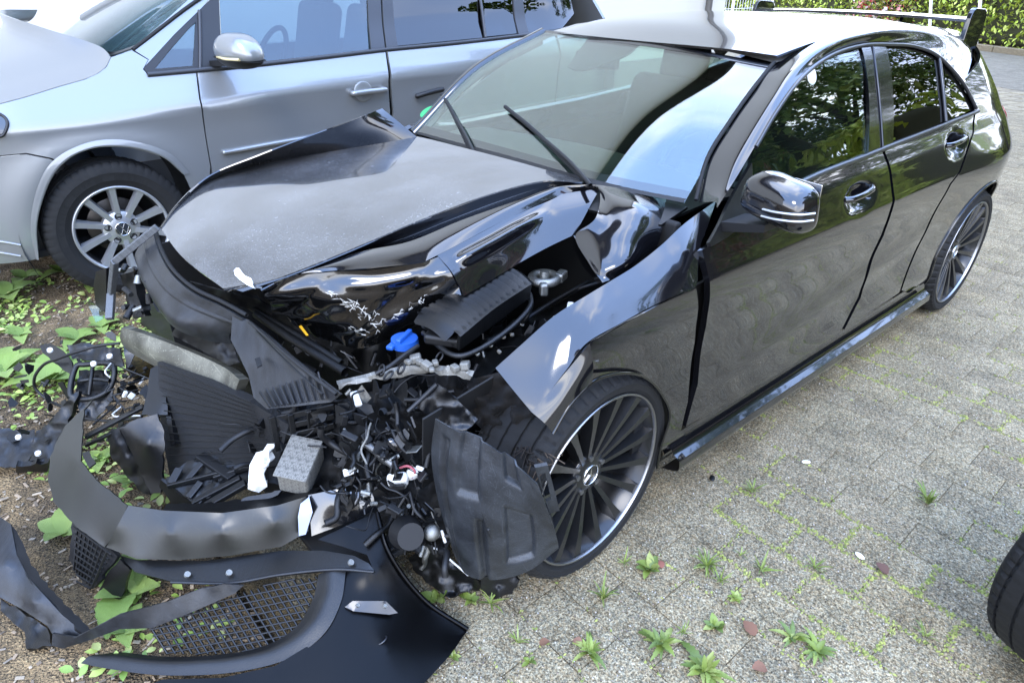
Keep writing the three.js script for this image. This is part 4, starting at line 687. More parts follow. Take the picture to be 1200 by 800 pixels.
/* fender */
const PZ = (L) => L.map(([a, b, z]) => Z(z, a, b)), PY = (L) => L.map(([a, b, y]) => Y(y, a, b));
const fen = new THREE.Group(); fen.name = 'front_fender'; car.add(fen);
{
  const A = PZ([[580, 431, .78], [612, 402, .79], [650, 370, .796], [690, 346, .80], [716, 330, .80], [745, 312, .795], [775, 288, .785], [803, 262, .765], [838, 236, .73]]);
  const B = PZ([[599, 455, .818], [632, 428, .828], [662, 400, .842], [690, 374, .85], [726, 353, .85], [760, 333, .848], [788, 313, .842], [806, 295, .83], [826, 270, .79]]);
  const C = PZ([[622, 482, .86], [646, 456, .868], [667, 430, .878], [690, 401, .887], [726, 380, .889], [762, 360, .889], [792, 346, .889], [814, 335, .889], [818, 293, .835]]);
  add('fender_top', patch([A, B, C], { n: 90, m: 16, th: 0.006, disp: (u, v, p) => 0.003 * (N1(p.x * 5 + 40, p.z * 5 + 40) - 0.5) }), M.paint, fen);
  const D = PZ([[648, 508, .90], [662, 480, .90], [676, 462, .90], [692, 449, .897]]);
  add('fender_nose', patch([C.slice(0, 4), C.slice(0, 4).map((p, i) => p.clone().lerp(D[i], 0.5).add(V(0, 0.004, 0.006))), D], { n: 24, m: 14, th: 0.006 }), M.paint, fen);
  add('fender_side', panel(SP([[690, 401], [735, 376], [772, 356], [796, 345], [814, 336], [817, 360], [813, 400], [805, 470], [797, 503], [790, 528], [770, 548], [774, 525], [785, 487], [776, 462], [758, 443], [736, 437], [712, 440], [693, 449]]), sOff(0.004), { h: 0.02, th: 0.006 }), M.paint, fen);
  add('arch_edge', tube([[648, 508, .903], [668, 474, .903], [692, 449, .900], [712, 440, .893], [736, 437, .888], [758, 443, .884], [776, 462, .882], [785, 487, .880], [774, 525, .874], [770, 548, .87]].map(([a, b, z]) => Z(z, a, b)), 0.005, 60, 6), M.glossBlack, fen);
}
/* cabin */
{
  const dash = patch([[V(0.42, 0.93, -0.66), V(0.40, 0.96, 0), V(0.42, 0.93, 0.66)], [V(0.72, 0.95, -0.68), V(0.74, 0.97, 0), V(0.72, 0.95, 0.68)], [V(0.92, 0.88, -0.68), V(0.94, 0.90, 0), V(0.92, 0.88, 0.68)], [V(0.90, 0.55, -0.68), V(0.92, 0.5, 0), V(0.90, 0.55, 0.68)]], { n: 20, m: 20, th: 0.01 });
  add('dashboard', dash, M.plasticGrey, car);
  const st = new THREE.TorusGeometry(0.185, 0.014, 10, 40); st.rotateY(Math.PI / 2); st.rotateZ(-0.4); st.translate(1.02, 0.90, 0.36); const hubs = put(rbox(0.05, 0.12, 0.16, 0.02), V(1.0, 0.895, 0.36), 0, 0, -0.4); const sp1 = put(rbox(0.02, 0.03, 0.36, 0.008), V(1.015, 0.90, 0.36), 0, 0, -0.4); add('steering_wheel', [st, hubs, sp1], M.black, car);
  const seat = (x, z) => { const g = new THREE.Group(); g.name = 'seat'; car.add(g); const c = rbox(0.52, 0.16, 0.5, 0.05, 3); c.translate(x, 0.48, z); add('cushion', c, M.cloth, g); add('backrest', put(rbox(0.16, 0.66, 0.5, 0.06, 3), V(x + 0.36, 0.80, z), 0, 0, -0.32), M.cloth, g); add('headrest', put(rbox(0.09, 0.18, 0.26, 0.04, 3), V(x + 0.50, 1.18, z), 0, 0, -0.2), M.cloth, g); };
  seat(1.35, 0.36); seat(1.35, -0.36); const rb = [rbox(0.5, 0.16, 1.25, 0.05).translate(2.25, 0.5, 0), put(rbox(0.16, 0.6, 1.25, 0.06), V(2.6, 0.8, 0), 0, 0, -0.3)]; add('rear_bench', rb, M.cloth, car);
  add('headliner', patch([1.1, 1.7, 2.3, 3.0].map((x) => [-1, -0.5, 0, 0.5, 1].map((t) => V(x, roofY(x, edgeZ(x) * t) - 0.03, edgeZ(x) * t * 0.97))), { n: 10, m: 12 }), std(0x8f8d88, 0.9), car);
  add('inner_mirror', put(rbox(0.03, 0.07, 0.2, 0.02), X(1.06, 700, 70), 0, 0.3, 0), M.black, car);
  add('mirror_shroud', patch([[X(1.06, 690, 46), X(1.05, 720, 49), X(1.05, 750, 53)], [X(1.0, 675, 66), X(.99, 700, 72), X(.99, 735, 66)], [X(.95, 666, 80), X(.94, 680, 84), X(.95, 700, 80)]], { n: 10, m: 10, th: 0.006 }), M.black, car);
  add('far_window', panel([[0.62, 0.96], [1.2, 0.985], [1.9, 1.01], [2.7, 1.07], [2.4, 1.25], [1.9, 1.325], [1.35, 1.325], [1.0, 1.23]], (x, y) => V(x, y, -sideZ(x, y) + 0.004), { h: 0.1, th: 0.004 }), M.glass, car);
  add('far_roof_frame', patch([[0.62, 1.0], [0.85, 1.15], [1.1, 1.27], [1.35, 1.33], [1.9, 1.335], [2.4, 1.26], [2.75, 1.1]].map(([x, y]) => [V(x, y, -sideZ(x, y)), V(Math.max(1.07, x), Math.max(y, roofY(Math.max(1.07, x), 0.56) - 0.005), -edgeZ(Math.max(1.07, x)))]), { n: 6, m: 40 }), M.paint, car);
  const stk = (px, py, r, m, nm) => { const f = (v) => wsTop[0].clone().lerp(wsBot[0], v); const c = cast(px, py, (P) => { const t = (P.x - wsBot[0].x) / (wsTop[0].x - wsBot[0].x); return P.y - lerp(wsBot[0].y, wsTop[0].y, t) - 0.016; }, 1, 6); return add(nm, put(new THREE.CylinderGeometry(r, r, 0.003, 28), c, 0, 0, 0.52), m, car); };
  stk(502, 131, 0.04, std(0x2f9a5a, 0.5), 'windscreen_badge').userData.label = 'round green badge behind the windscreen corner'; stk(501, 131, 0.017, M.white, 'badge_mark');
  { const q = sp3(952, 89, -0.001); add('window_sticker', put(new THREE.CylinderGeometry(0.028, 0.028, 0.002, 24).rotateX(Math.PI / 2), q, -0.35, 0, 0), M.white, fdoor); }
  // cowl and wipers
  add('cowl', patch([wsBot.map((p) => p.clone().add(V(0.02, -0.02, 0))), wsBot.map((p) => p.clone().add(V(-0.10, -0.05, 0)))], { n: 20, m: 4, th: 0.01 }), M.plastic, car);
  const wp = (L, nm) => { const w = new THREE.Group(); w.name = nm; car.add(w); add('arm', tube(L.arm, 0.007, 16, 7), M.black, w); add('blade', [tube(L.blade, 0.008, 20, 6), tube(L.blade.map((p) => p.clone().add(V(0.006, -0.006, 0))), 0.004, 20, 5)], M.rubber, w); };
  const lift = (px, py, k) => { const t = k; const p = wsBot[2].clone(); return p; };
  const onGlass = (a, b, c, off) => { const nn = b.clone().sub(a).cross(c.clone().sub(a)).normalize(); if (nn.y < 0) nn.negate(); return (px, py, d = 0) => { const r = ray(px, py), t = a.clone().sub(CP).dot(nn) + off + d; return CP.clone().addScaledVector(r, t / r.dot(nn)); }; };
  const w1 = onGlass(wsBot[1], wsBot[2], wsTop[1], 0.035), w2 = onGlass(wsBot[0], wsBot[1], wsTop[0], 0.035);
  wp({ arm: [w1(692, 217, 0.01), w1(668, 190, 0.012), w1(640, 165, 0.01)], blade: [w1(686, 212), w1(655, 181), w1(625, 152), w1(592, 125)] }, 'wiper');
  wp({ arm: [w2(556, 181, 0.01), w2(546, 160, 0.012), w2(534, 138, 0.01)], blade: [w2(551, 175), w2(538, 148), w2(526, 124), w2(518, 111)] }, 'wiper');
}

/* ---------- torn front of the black car ---------- */
// smooth height field through control points [px, py, v] (linear radial basis + plane)
function rbf(C) {
  const n = C.length, m = n + 3, A = [], s = 100;
  for (let i = 0; i < m; i++) { A.push(new Float64Array(m + 1)); }
  for (let i = 0; i < n; i++) { for (let j = 0; j < n; j++) A[i][j] = Math.hypot(C[i][0] - C[j][0], C[i][1] - C[j][1]) / s; A[i][i] += 1e-6; A[i][n] = A[n][i] = 1; A[i][n + 1] = A[n + 1][i] = C[i][0] / s; A[i][n + 2] = A[n + 2][i] = C[i][1] / s; A[i][m] = C[i][2]; }
  for (let c = 0; c < m; c++) { let p = c; for (let r = c + 1; r < m; r++) if (Math.abs(A[r][c]) > Math.abs(A[p][c])) p = r; [A[c], A[p]] = [A[p], A[c]]; for (let r = 0; r < m; r++) if (r !== c) { const f = A[r][c] / A[c][c]; if (f) for (let k = c; k <= m; k++) A[r][k] -= f * A[c][k]; } }
  const w = A.map((r, i) => r[m] / r[i]);
  return (x, y) => { let v = w[n] + w[n + 1] * x / s + w[n + 2] * y / s; for (let i = 0; i < n; i++) v += w[i] * Math.hypot(x - C[i][0], y - C[i][1]) / s; return v; };
}
// torn or bent sheet: outline [px, py, height]; the heights give every point its place
function pix(outline, o = {}) {
  const on = o.on || Y, f0 = rbf(outline.concat(o.extra || [])), wp = o.warp || 0;
  if (o.jag) { const R = []; for (let i = 0; i < outline.length; i++) { const a = outline[i], b = outline[(i + 1) % outline.length], L = Math.hypot(b[0] - a[0], b[1] - a[1]), k = Math.max(1, Math.round(L / 7)); for (let q = 0; q < k; q++) { const t = q ? clamp((q + rr(-0.35, 0.35)) / k, 0.02, 0.98) : 0, d = q ? rr(-o.jag, o.jag) : 0; R.push([lerp(a[0], b[0], t) - (b[1] - a[1]) / L * d, lerp(a[1], b[1], t) + (b[0] - a[0]) / L * d, lerp(a[2], b[2], t)]); } } outline = R; }
  const f = f0, poly = o.round ? chaikin(outline.map((q) => [q[0], q[1]]), o.round) : outline.map((q) => [q[0], q[1]]);
  const g = panel(poly, (a, b) => on(f(a, b) + wp * (N1(a / 9 + 50, b / 9 + 50) - 0.5), a, b), { h: o.h || 7, th: o.th === undefined ? 0.004 : o.th, eps: 1.2, flip: o.flip === undefined ? true : o.flip, holes: o.holes });
  const p = g.attributes.position, u = g.attributes.uv; for (let i = 0; i < p.count; i++) u.setXY(i, p.getX(i) + p.getZ(i), p.getY(i) + p.getZ(i) * 0.3); return g;
}
const line = (L, r, seg = 30, rs = 6) => tube(L.map(([a, b, y]) => Y(y, a, b)), r, seg, rs);

/* bonnet */
const bon = new THREE.Group(); bon.name = 'bonnet'; car.add(bon);
const T_dustSheen = tex(512, 512, (i, j, o) => { const a = tf(N2, i, j, 512, 6, 4), b = tn(N1, i, j, 512, 300), c = tn(N3, i, j, 512, 120); o[0] = o[1] = o[2] = 62 + 44 * (a - 0.5) + (b > 0.8 ? 34 : 0) + (c > 0.93 ? 40 : 0); });  // dust specks, on a raised grey base that paints in a brighter reflection
const m_dustSheenPaint = phy(0xffffff, 0.14, { map: rep(T_dustSheen, 1.3), clearcoat: 1, clearcoatRoughness: 0.025, ior: 1.6 });  // bonnet top only: reflected brightness put into the base colour, plus dust
{
  const Fl = PY([[188, 268, .845], [205, 243, .868], [235, 215, .893], [280, 198, .915], [340, 186, .945], [400, 176, .968], [450, 168, .985], [489, 161, 1.0]]);
  const Md = PY([[215, 303, .842], [245, 283, .868], [280, 264, .890], [330, 243, .915], [400, 222, .940], [470, 203, .966], [540, 190, .990], [592, 187, 1.003]]);
  const K9 = [[262, 339, .815], [310, 331, .838], [345, 320, .868], [407, 295, .900], [465, 270, .925], [525, 246, .955], [585, 225, .980], [640, 213, .994], [687, 214, 1.0]];
  const K = PY(K9), K8 = []; for (let i = 0; i < 8; i++) K8.push(crv(K, i / 7));
  add('top_skin', patch([Fl, Md, K8], { n: 60, m: 40, th: 0.004, disp: (u, v, p) => 0.004 * (fbm(N1, p.x * 3 + 40, p.z * 3 + 40, 2, 1e6, 1e6) - 0.5) }), m_dustSheenPaint, bon);
  const Vl = PY([[264, 341, .808], [312, 333, .830], [348, 324, .850], [414, 298, .868], [474, 280, .885], [535, 256, .920], [594, 234, .950], [643, 219, .975], [689, 216, .990]]);
  const Rl = PY([[266, 342, .812], [314, 334, .838], [349, 324, .862], [420, 297, .893], [480, 284, .913], [541, 259, .945], [600, 238, .972], [648, 221, .990], [692, 217, .998]]);
  add('fold', patch([K, Vl, Rl], { n: 60, m: 10, th: 0.003, lin: true }), M.paint, bon);
  const Cl = PY([[285, 342, .82], [332, 327, .858], [365, 320, .870], [430, 315, .882], [490, 308, .892], [512, 300, .900], [600, 254, .945], [665, 226, .975], [703, 222, .985]]);
  const RC = Rl.map((p, i) => p.clone().lerp(Cl[i], 0.5).add(V(0, 0.006, 0)));
  add('ridge', patch([Rl, RC, Cl], { n: 60, m: 10, th: 0.003 }), M.paint, bon);
  const C5 = PY([[512, 300, .900], [556, 277, .924], [600, 254, .945], [650, 231, .968], [703, 222, .985]]), B5 = PY([[543, 347, .800], [575, 328, .815], [605, 310, .835], [640, 291, .860], [673, 275, .885]]);
  const M5 = C5.map((p, i) => p.clone().lerp(B5[i], 0.5).add(V(0, 0.012, 0.006)));
  add('flank', patch([C5, M5, B5], { n: 60, m: 30, th: 0.004, disp: (u, v, p) => -0.022 * Math.exp(-(((v - 0.36) / 0.11) ** 2)) * smooth(0.04, 0.14, u) * (1 - smooth(0.45, 0.75, u)) + 0.003 * (N1(p.x * 12 + 40, p.z * 12 + 40) - 0.5) }), M.paint, bon);
  const n1 = PY([[305, 339, .845], [337, 325, .861], [382, 319, .871], [440, 315, .882], [490, 308, .892], [513, 301, .899]]);
  const n2 = PY([[316, 352, .785], [350, 352, .79], [395, 352, .797], [442, 348, .80], [492, 338, .82], [530, 323, .848]]);
  const n3 = PY([[332, 366, .705], [358, 386, .665], [395, 399, .655], [425, 407, .655], [482, 384, .695], [543, 348, .787]]);
  const scr = document.createElement('canvas'); scr.width = 512; scr.height = 256; const c2 = scr.getContext('2d'); c2.fillStyle = '#060606'; c2.fillRect(0, 0, 512, 256);
  c2.strokeStyle = '#b4b1a9'; const sq = (n, x0, y0, x1, y1, s) => { for (let k = 0; k < n; k++) { const t = rnd(), x = lerp(x0, x1, t) + rr(-s, s), y = lerp(y0, y1, t) + rr(-s, s); c2.lineWidth = rr(0.4, 2.2); c2.beginPath(); c2.moveTo(x, y); c2.lineTo(x + rr(-16, 6), y + rr(-12, 4)); c2.lineTo(x + rr(-4, 12), y + rr(-6, 10)); c2.stroke(); } };
  sq(16, 190, 90, 250, 150, 7); sq(34, 230, 130, 320, 190, 9); sq(26, 320, 200, 430, 165, 8); sq(10, 250, 200, 330, 220, 6);
  const st = new THREE.CanvasTexture(scr); st.colorSpace = THREE.SRGBColorSpace;
  add('nose', patch([n1, n2, n3], { n: 50, m: 30, th: 0.004, uv01: true, disp: (u, v, p) => (0.026 * (fbm(N1, u * 5 + 30, v * 4 + 30, 2, 1e6, 1e6) - 0.5) - 0.008 * Math.abs(Math.sin(u * 7 + v * 3))) * smooth(0, 0.3, v) }), phy(0xffffff, 0.12, { map: st, clearcoat: 1, clearcoatRoughness: 0.03, ior: 1.6 }), bon).userData.label = 'crumpled bonnet nose with white scratches';
  add('nose_facet', pix([[306, 338, .846], [318, 352, .775], [333, 366, .70], [352, 380, .66], [330, 366, .665], [300, 348, .735], [272, 342, .79], [264, 340, .81], [290, 336, .83]], { h: 6 }), M.paint, bon);
  const f2 = PY([[187, 266, .852], [208, 238, .885], [245, 205, .930], [300, 182, .985], [350, 163, 1.035], [400, 145, 1.075], [432, 133, 1.10], [447, 128, 1.105]]);
  const fm = Fl.map((p, i) => p.clone().lerp(f2[i], 0.5).add(V(0, 0, 0.012 * Math.sin(i / 7 * 3.14))));
  add('folded_edge', patch([f2, fm, Fl], { n: 50, m: 12, th: 0.005 }), M.paint, bon);
  add('folded_edge_tip', pix([[447, 128, 1.105], [489, 161, 1.0], [503, 163, .985], [470, 167, .985], [450, 168, .985]], { h: 6 }), M.paint, bon);
  const c1 = PY([[688, 216, 1.0], [712, 219, .995], [742, 225, .985], [780, 234, .968]]), cA = PY([[703, 224, .985], [716, 237, .980], [748, 243, .975], [779, 250, .945]]), cB = PY([[698, 256, .955], [712, 262, .945], [742, 262, .950], [775, 270, .915]]), cC = PY([[675, 277, .905], [702, 280, .915], [735, 285, .915], [770, 285, .885]]), cD = PY([[692, 310, .862], [708, 312, .872], [736, 307, .880], [764, 296, .860]]), cE = PY([[706, 332, .835], [716, 328, .838], [735, 320, .842], [757, 304, .845]]);
  add('crumpled_corner', patch([c1, cA, cB, cC, cD, cE], { n: 36, m: 50, th: 0.004, disp: (u, v, p) => 0.004 * (fbm(N2, u * 3 + 30, v * 4 + 30, 2, 1e6, 1e6) - 0.5) }), M.paint, bon);
  add('edge_fold', pix([[672, 276, .885], [706, 332, .835], [700, 331, .80], [683, 312, .80], [672, 290, .83]], { h: 6 }), M.paint, bon);
  // underside rail and gas strut
  add('inner_frame', pix([[222, 330, .77], [262, 341, .78], [300, 350, .735], [345, 374, .66], [400, 402, .61], [428, 410, .60], [445, 425, .57], [420, 425, .56], [360, 396, .60], [300, 366, .67], [250, 345, .74]], { h: 7, warp: 0.01 }), M.black, bon);
  add('gas_strut', [line([[300, 368, .68], [350, 402, .655], [404, 436, .635]], 0.013, 20, 10), line([[290, 358, .69], [345, 390, .67], [400, 425, .65]], 0.009, 20, 8)], M.plastic, bon);
  add('latch_mark', plate([Y(.70, 350, 382), Y(.70, 353, 381), Y(.70, 361, 392), Y(.70, 358, 392)], 0.003), std(0xd9a21f, 0.5), bon);
  add('torn_padding', pix([[261, 317, .83], [268, 313, .845], [280, 314, .85], [285, 322, .85], [294, 326, .85], [296, 337, .835], [288, 333, .84], [281, 328, .84], [276, 323, .842], [268, 320, .838]], { h: 3, warp: 0.012, th: 0.012 }), std(0xf0eee8, 0.8), bon);
}

/* engine bay */
const bay = new THREE.Group(); bay.name = 'engine_bay'; car.add(bay);
{
  add('bulkhead', rbox(0.03, 0.68, 1.44, 0.01, 1).translate(0.42, 0.60, 0), M.dark, bay);
  add('engine_block', [rbox(0.55, 0.42, 0.75, 0.05).translate(-0.12, 0.45, -0.08), rbox(0.4, 0.2, 0.4, 0.05).translate(-0.1, 0.66, -0.12)], M.plastic, bay);
  add('inner_wing', pix([[560, 450, .62], [620, 395, .66], [700, 350, .70], [760, 300, .80], [740, 300, .74], [690, 335, .66], [610, 380, .60], [545, 425, .58]], { h: 8, warp: 0.02 }), M.plastic, bay);
  add('inner_wing_wall', patch([[V(-0.45, 0.62, 0.66), V(0, 0.70, 0.67), V(0.42, 0.80, 0.68)], [V(-0.4, 0.3, 0.55), V(0, 0.34, 0.50), V(0.42, 0.4, 0.5)]], { n: 12, m: 8, th: 0.005 }), M.dark, bay);
  add('far_inner_wing', patch([[V(-0.7, 0.74, -0.62), V(0, 0.80, -0.68), V(0.42, 0.85, -0.7)], [V(-0.7, 0.2, -0.6), V(0, 0.25, -0.6), V(0.42, 0.3, -0.6)]], { n: 8, m: 8, th: 0.005 }), M.dark, bay);
  add('underbody', rbox(1.1, 0.02, 1.2, 0.005, 1).translate(-0.15, 0.16, 0), M.dark, bay);
  // ribbed air box
  const a = [Y(.735, 494, 384), Y(.77, 588, 326), Y(.765, 621, 349), Y(.725, 538, 411)];
  add('air_box', patch([[a[0], a[0].clone().lerp(a[1], 0.5), a[1]], [a[0].clone().lerp(a[3], 0.5).add(V(0, 0.014, 0)), V(0, 0.014, 0).add(a[0]).lerp(a[1].clone(), 0.5).lerp(a[3].clone().lerp(a[2], 0.5), 0.5), a[1].clone().lerp(a[2], 0.5).add(V(0, 0.014, 0))], [a[3], a[3].clone().lerp(a[2], 0.5), a[2]]], { n: 150, m: 14, th: 0.05, disp: (u, v) => (Math.sin(u * 80) > 0.3 ? 0.005 : 0) * (v > 0.06 && v < 0.9 ? 1 : 0) }), M.plastic, bay);
  add('air_box_rim', tube([a[0], a[3], a[2], a[1]].map((p) => p.clone().add(V(0, -0.012, 0.006))), 0.008, 60, 6), M.plasticGrey, bay);
  add('air_intake', put(rbox(0.07, 0.03, 0.10, 0.01), Y(.735, 522, 393), 0, 0.6, 0.1), M.black, bay);
  const wc = Y(.70, 474, 400); add('filler_cap', [new THREE.CylinderGeometry(0.036, 0.038, 0.02, 24).translate(wc.x, wc.y, wc.z), put(rbox(0.07, 0.016, 0.014, 0.004), V(wc.x, wc.y + 0.014, wc.z), 0, 0.5, 0), put(rbox(0.03, 0.012, 0.02, 0.004), V(wc.x - 0.04, wc.y, wc.z), 0, 0.5, 0)], std(0x1d4f9e, 0.35), bay).userData.label = 'blue washer filler cap';
  add('filler_neck', rod(V(wc.x, wc.y - 0.01, wc.z), V(wc.x, wc.y - 0.16, wc.z), 0.026), M.black, bay);
  const sc = Y(.76, 638, 326); add('strut_top', [new THREE.TorusGeometry(0.038, 0.014, 10, 28).rotateX(Math.PI / 2).translate(sc.x, sc.y, sc.z), new THREE.CylinderGeometry(0.014, 0.018, 0.05, 12).translate(sc.x, sc.y, sc.z), put(rbox(0.05, 0.03, 0.03, 0.008), V(sc.x + 0.05, sc.y, sc.z + 0.02), 0, 0.4, 0), put(rbox(0.03, 0.04, 0.025, 0.008), V(sc.x - 0.04, sc.y - 0.01, sc.z + 0.04), 0, 1, 0)], M.alu, bay);
  for (const L of [[[588, 325, .73], [605, 333, .745], [621, 345, .745], [622, 358, .73], [617, 372, .70], [612, 378, .68]], [[600, 385, .66], [640, 358, .68], [680, 338, .70], [705, 330, .72]], [[570, 400, .66], [610, 378, .67], [650, 352, .69], [690, 330, .71]]]) add('hose', line(L, 0.007, 40, 7), M.plasticGrey, bay);
  const bolts = [[575, 405], [590, 395], [600, 392], [612, 380], [650, 372], [665, 365], [560, 415], [585, 412]]; for (const [px, py] of bolts) { const p = Y(.675, px, py); add('bolt', put(rbox(0.013, 0.009, 0.010, 0.003, 1), p, 0, rr(0, 3), rr(-0.4, 0.4)), rnd() < 0.4 ? M.beige : M.alu, bay); }
  add('clamp', put(rbox(0.07, 0.012, 0.02, 0.005), Y(.70, 668, 361), 0, 0.7, 0), M.white, bay);
  // pale headlamp bracket bow
  const bow = PY([[394, 446, .655], [425, 439, .66], [440, 435, .665], [470, 429, .675], [505, 427, .68], [530, 430, .68], [556, 434, .68]]), bow2 = PY([[397, 453, .64], [425, 448, .642], [441, 443, .645], [470, 437, .655], [505, 434, .66], [530, 439, .66], [552, 440, .66]]);
  add('headlamp_bracket', patch([bow, bow2], { n: 50, m: 5, th: 0.016, disp: (u, v) => 0.005 * (N1(u * 16, v * 3 + 9) - 0.5) }), M.beige, bay);
  const wb = [[487, 420, .03], [492, 424, .022], [500, 428, .028], [510, 425, .02], [478, 424, .02], [506, 433, .018], [545, 428, .03], [533, 431, .024]]; for (const [px, py, s] of wb) add('bracket_lug', put(rbox(s, s * 0.7, s * 0.8, 0.005), Y(.69, px, py), rr(-0.4, 0.4), rr(0, 3), rr(-0.4, 0.4)), M.beige, bay);
  for (const [px, py] of [[447, 434], [515, 418], [470, 432], [455, 440]]) add('ring_clip', put(new THREE.TorusGeometry(0.014, 0.003, 8, 20), Y(.695, px, py), 1.2, rr(0, 2), 0), M.black, bay);
  add('hose', line([[440, 438, .69], [455, 430, .70], [475, 415, .71], [490, 405, .715]], 0.006, 24, 7), M.black, bay);
  // grille carrier: curved plastic band and the ribbed corner
  const t1 = PY([[180, 272, .825], [188, 297, .800], [203, 322, .785], [228, 343, .775], [258, 357, .765], [287, 373, .755]]), t2 = PY([[170, 283, .80], [178, 310, .772], [195, 336, .752], [220, 355, .74], [248, 368, .732], [280, 380, .73]]), t3 = PY([[160, 299, .760], [168, 326, .730], [185, 353, .705], [205, 374, .693], [236, 383, .690], [270, 390, .688]]), t4 = PY([[165, 312, .73], [176, 340, .695], [190, 364, .67], [207, 383, .655], [238, 396, .645], [272, 401, .64]]);
  add('grille_carrier', patch([t1, t2, t3, t4], { n: 50, m: 30, th: 0.006, disp: (u, v) => (v > 0.30 && v < 0.36 ? -0.004 : 0) }), M.plasticBlue, bay);
  add('sealing_strip', tube(t1.map((p) => p.clone().add(V(0.006, 0.008, 0))), 0.006, 50, 6), M.rubber, bay);
  add('grille_corner', pix([[272, 370, .752], [290, 374, .755], [316, 394, .742], [345, 420, .725], [372, 441, .71], [399, 462, .70], [388, 471, .665], [345, 476, .63], [312, 479, .60], [297, 466, .60], [291, 440, .64], [279, 415, .68], [270, 398, .705]], { h: 6, th: 0.006 }), M.plasticBlue, bay);
  for (let k = 0; k < 10; k++) { const f = rbf([[272, 370, .752], [290, 374, .755], [345, 420, .725], [399, 462, .70], [388, 471, .665], [312, 479, .60], [291, 440, .64], [270, 398, .705]]); const q = (x, y) => Y(f(x, y) + 0.006, x, y); add('rib', bar(q(304 + 7.6 * k, 459 - 2.6 * k), q(316 + 7.2 * k, 477 - 1.0 * k), 0.004, 0.007, 0.001), M.plasticGrey, bay); }
  add('edge_seam', [line([[292, 377, .762], [345, 424, .732], [394, 462, .706]], 0.005, 30), line([[300, 388, .75], [340, 428, .72], [378, 462, .69]], 0.003, 30)], M.plasticGrey, bay);
  { const f = [[298, 420], [304, 418], [307, 427], [301, 430]]; add('clip_slot', plate(f.map(([x, y]) => Y(.70, x, y)), 0.004), M.dark, bay); }
  // crash beam
  const bt = PY([[152, 381, .545], [180, 391, .545], [230, 411, .545], [272, 430, .545], [292, 444, .545]]), bb = PY([[158, 404, .455], [184, 419, .455], [230, 442, .455], [265, 458, .455], [288, 468, .455]]);
  const bm = bt.map((p, i) => p.clone().lerp(bb[i], 0.5).add(V(-0.012, 0, 0.006)));
  add('crash_beam', patch([bt, bm, bb], { n: 40, m: 12, th: 0.03 }), std(0xb4b19f, 0.42, { metalness: 0.55, map: rep(T_scuff, 2) }), bay).userData.label = 'bare metal crash beam';
  add('radiator', pix([[184, 424, .50], [240, 446, .52], [292, 470, .53], [338, 498, .46], [325, 545, .32], [245, 562, .20], [200, 566, .15], [188, 500, .30]], { h: 6, th: 0.03 }), std(0x161616, 0.6, { bumpMap: rep(T_grain, 3, 40), bumpScale: 0.004 }), bay);
  for (let k = 0; k < 16; k++) { const t = k / 15; add('radiator_fin', bar(Y(lerp(.505, .20, t), 186 + t * 14, 428 + t * 132), Y(lerp(.53, .34, t), 294 + t * 30, 473 + t * 70), 0.0025, 0.003, 0.0008), M.plastic, bay); }
  add('radiator_cowl', patch([[X(-.62, 150, 330), X(-.62, 210, 380), X(-.60, 300, 420)], [X(-.62, 160, 420), X(-.62, 230, 440), X(-.6, 310, 470)]], { n: 12, m: 12, th: 0.01, disp: (u, v) => 0.03 * (N1(u * 9, v * 9) - 0.5) }), M.black, bay);
  add('cooling_duct', pix([[205, 384, .63], [240, 398, .62], [272, 402, .62], [280, 425, .60], [268, 428, .57], [225, 405, .57], [200, 392, .59]], { warp: 0.02 }), M.black, bay);
  // far headlamp frame
  add('lamp_frame', [bar(Y(.86, 184, 266), Y(.76, 134, 306), 0.016, 0.022), bar(Y(.76, 134, 306), Y(.62, 130, 344), 0.020, 0.02), bar(Y(.62, 130, 344), Y(.56, 128, 374), 0.024, 0.02)], std(0x8f9294, 0.45, { metalness: 0.3, map: rep(T_scuff, 5) }), bay);
  add('lamp_housing', pix([[112, 318, .70], [124, 314, .72], [124, 345, .62], [122, 366, .56], [112, 358, .56], [109, 335, .64]], { th: 0.02 }), M.plastic, bay);
  add('lamp_module', pix([[140, 322, .70], [156, 318, .71], [160, 345, .64], [170, 370, .58], [156, 374, .56], [148, 345, .62]], { th: 0.03, warp: 0.01 }), M.plasticGrey, bay);
  add('lamp_lens_shard', pix([[101, 346, .60], [106, 352, .58], [122, 366, .53], [122, 372, .52], [112, 378, .51], [103, 358, .56]], { th: 0.003 }), M.glass, bay);
  for (let k = 0; k < 26; k++) { const p = Y(rr(.55, .74), rr(136, 200), rr(312, 372)); add('lamp_fitting', put(rnd() < 0.5 ? rbox(rr(0.008, 0.035), rr(0.005, 0.015), rr(0.008, 0.03), 0.004, 1) : new THREE.CylinderGeometry(rr(0.006, 0.014), rr(0.006, 0.014), rr(0.02, 0.05), 10), p, rr(0, 3), rr(0, 3), rr(0, 3)), rnd() < 0.15 ? M.alu : rnd() < 0.4 ? M.plasticGrey : M.black, bay); }
  // beige box, white casting, labels and connectors
  const bx3 = Y(.36, 353, 546); add('control_box', put(rbox(0.13, 0.085, 0.085, 0.008), bx3, 0.25, 0.75, 0.12), M.beige, bay);
  add('box_lid', put(rbox(0.136, 0.006, 0.09, 0.002), bx3.clone().add(V(-0.008, 0.04, 0.012)), 0.25, 0.75, 0.12), M.beige, bay);
  add('white_casting', pix([[292, 545, .38], [300, 530, .42], [308, 528, .43], [313, 520, .46], [316, 540, .40], [309, 555, .36], [313, 570, .33], [303, 577, .31], [290, 573, .32]], { th: 0.02, warp: 0.03, h: 4 }), M.white, bay);
  add('casting_boss', new THREE.TorusGeometry(0.012, 0.005, 8, 18).rotateX(0.8).translate(...Y(.385, 308, 547).toArray()), M.white, bay);
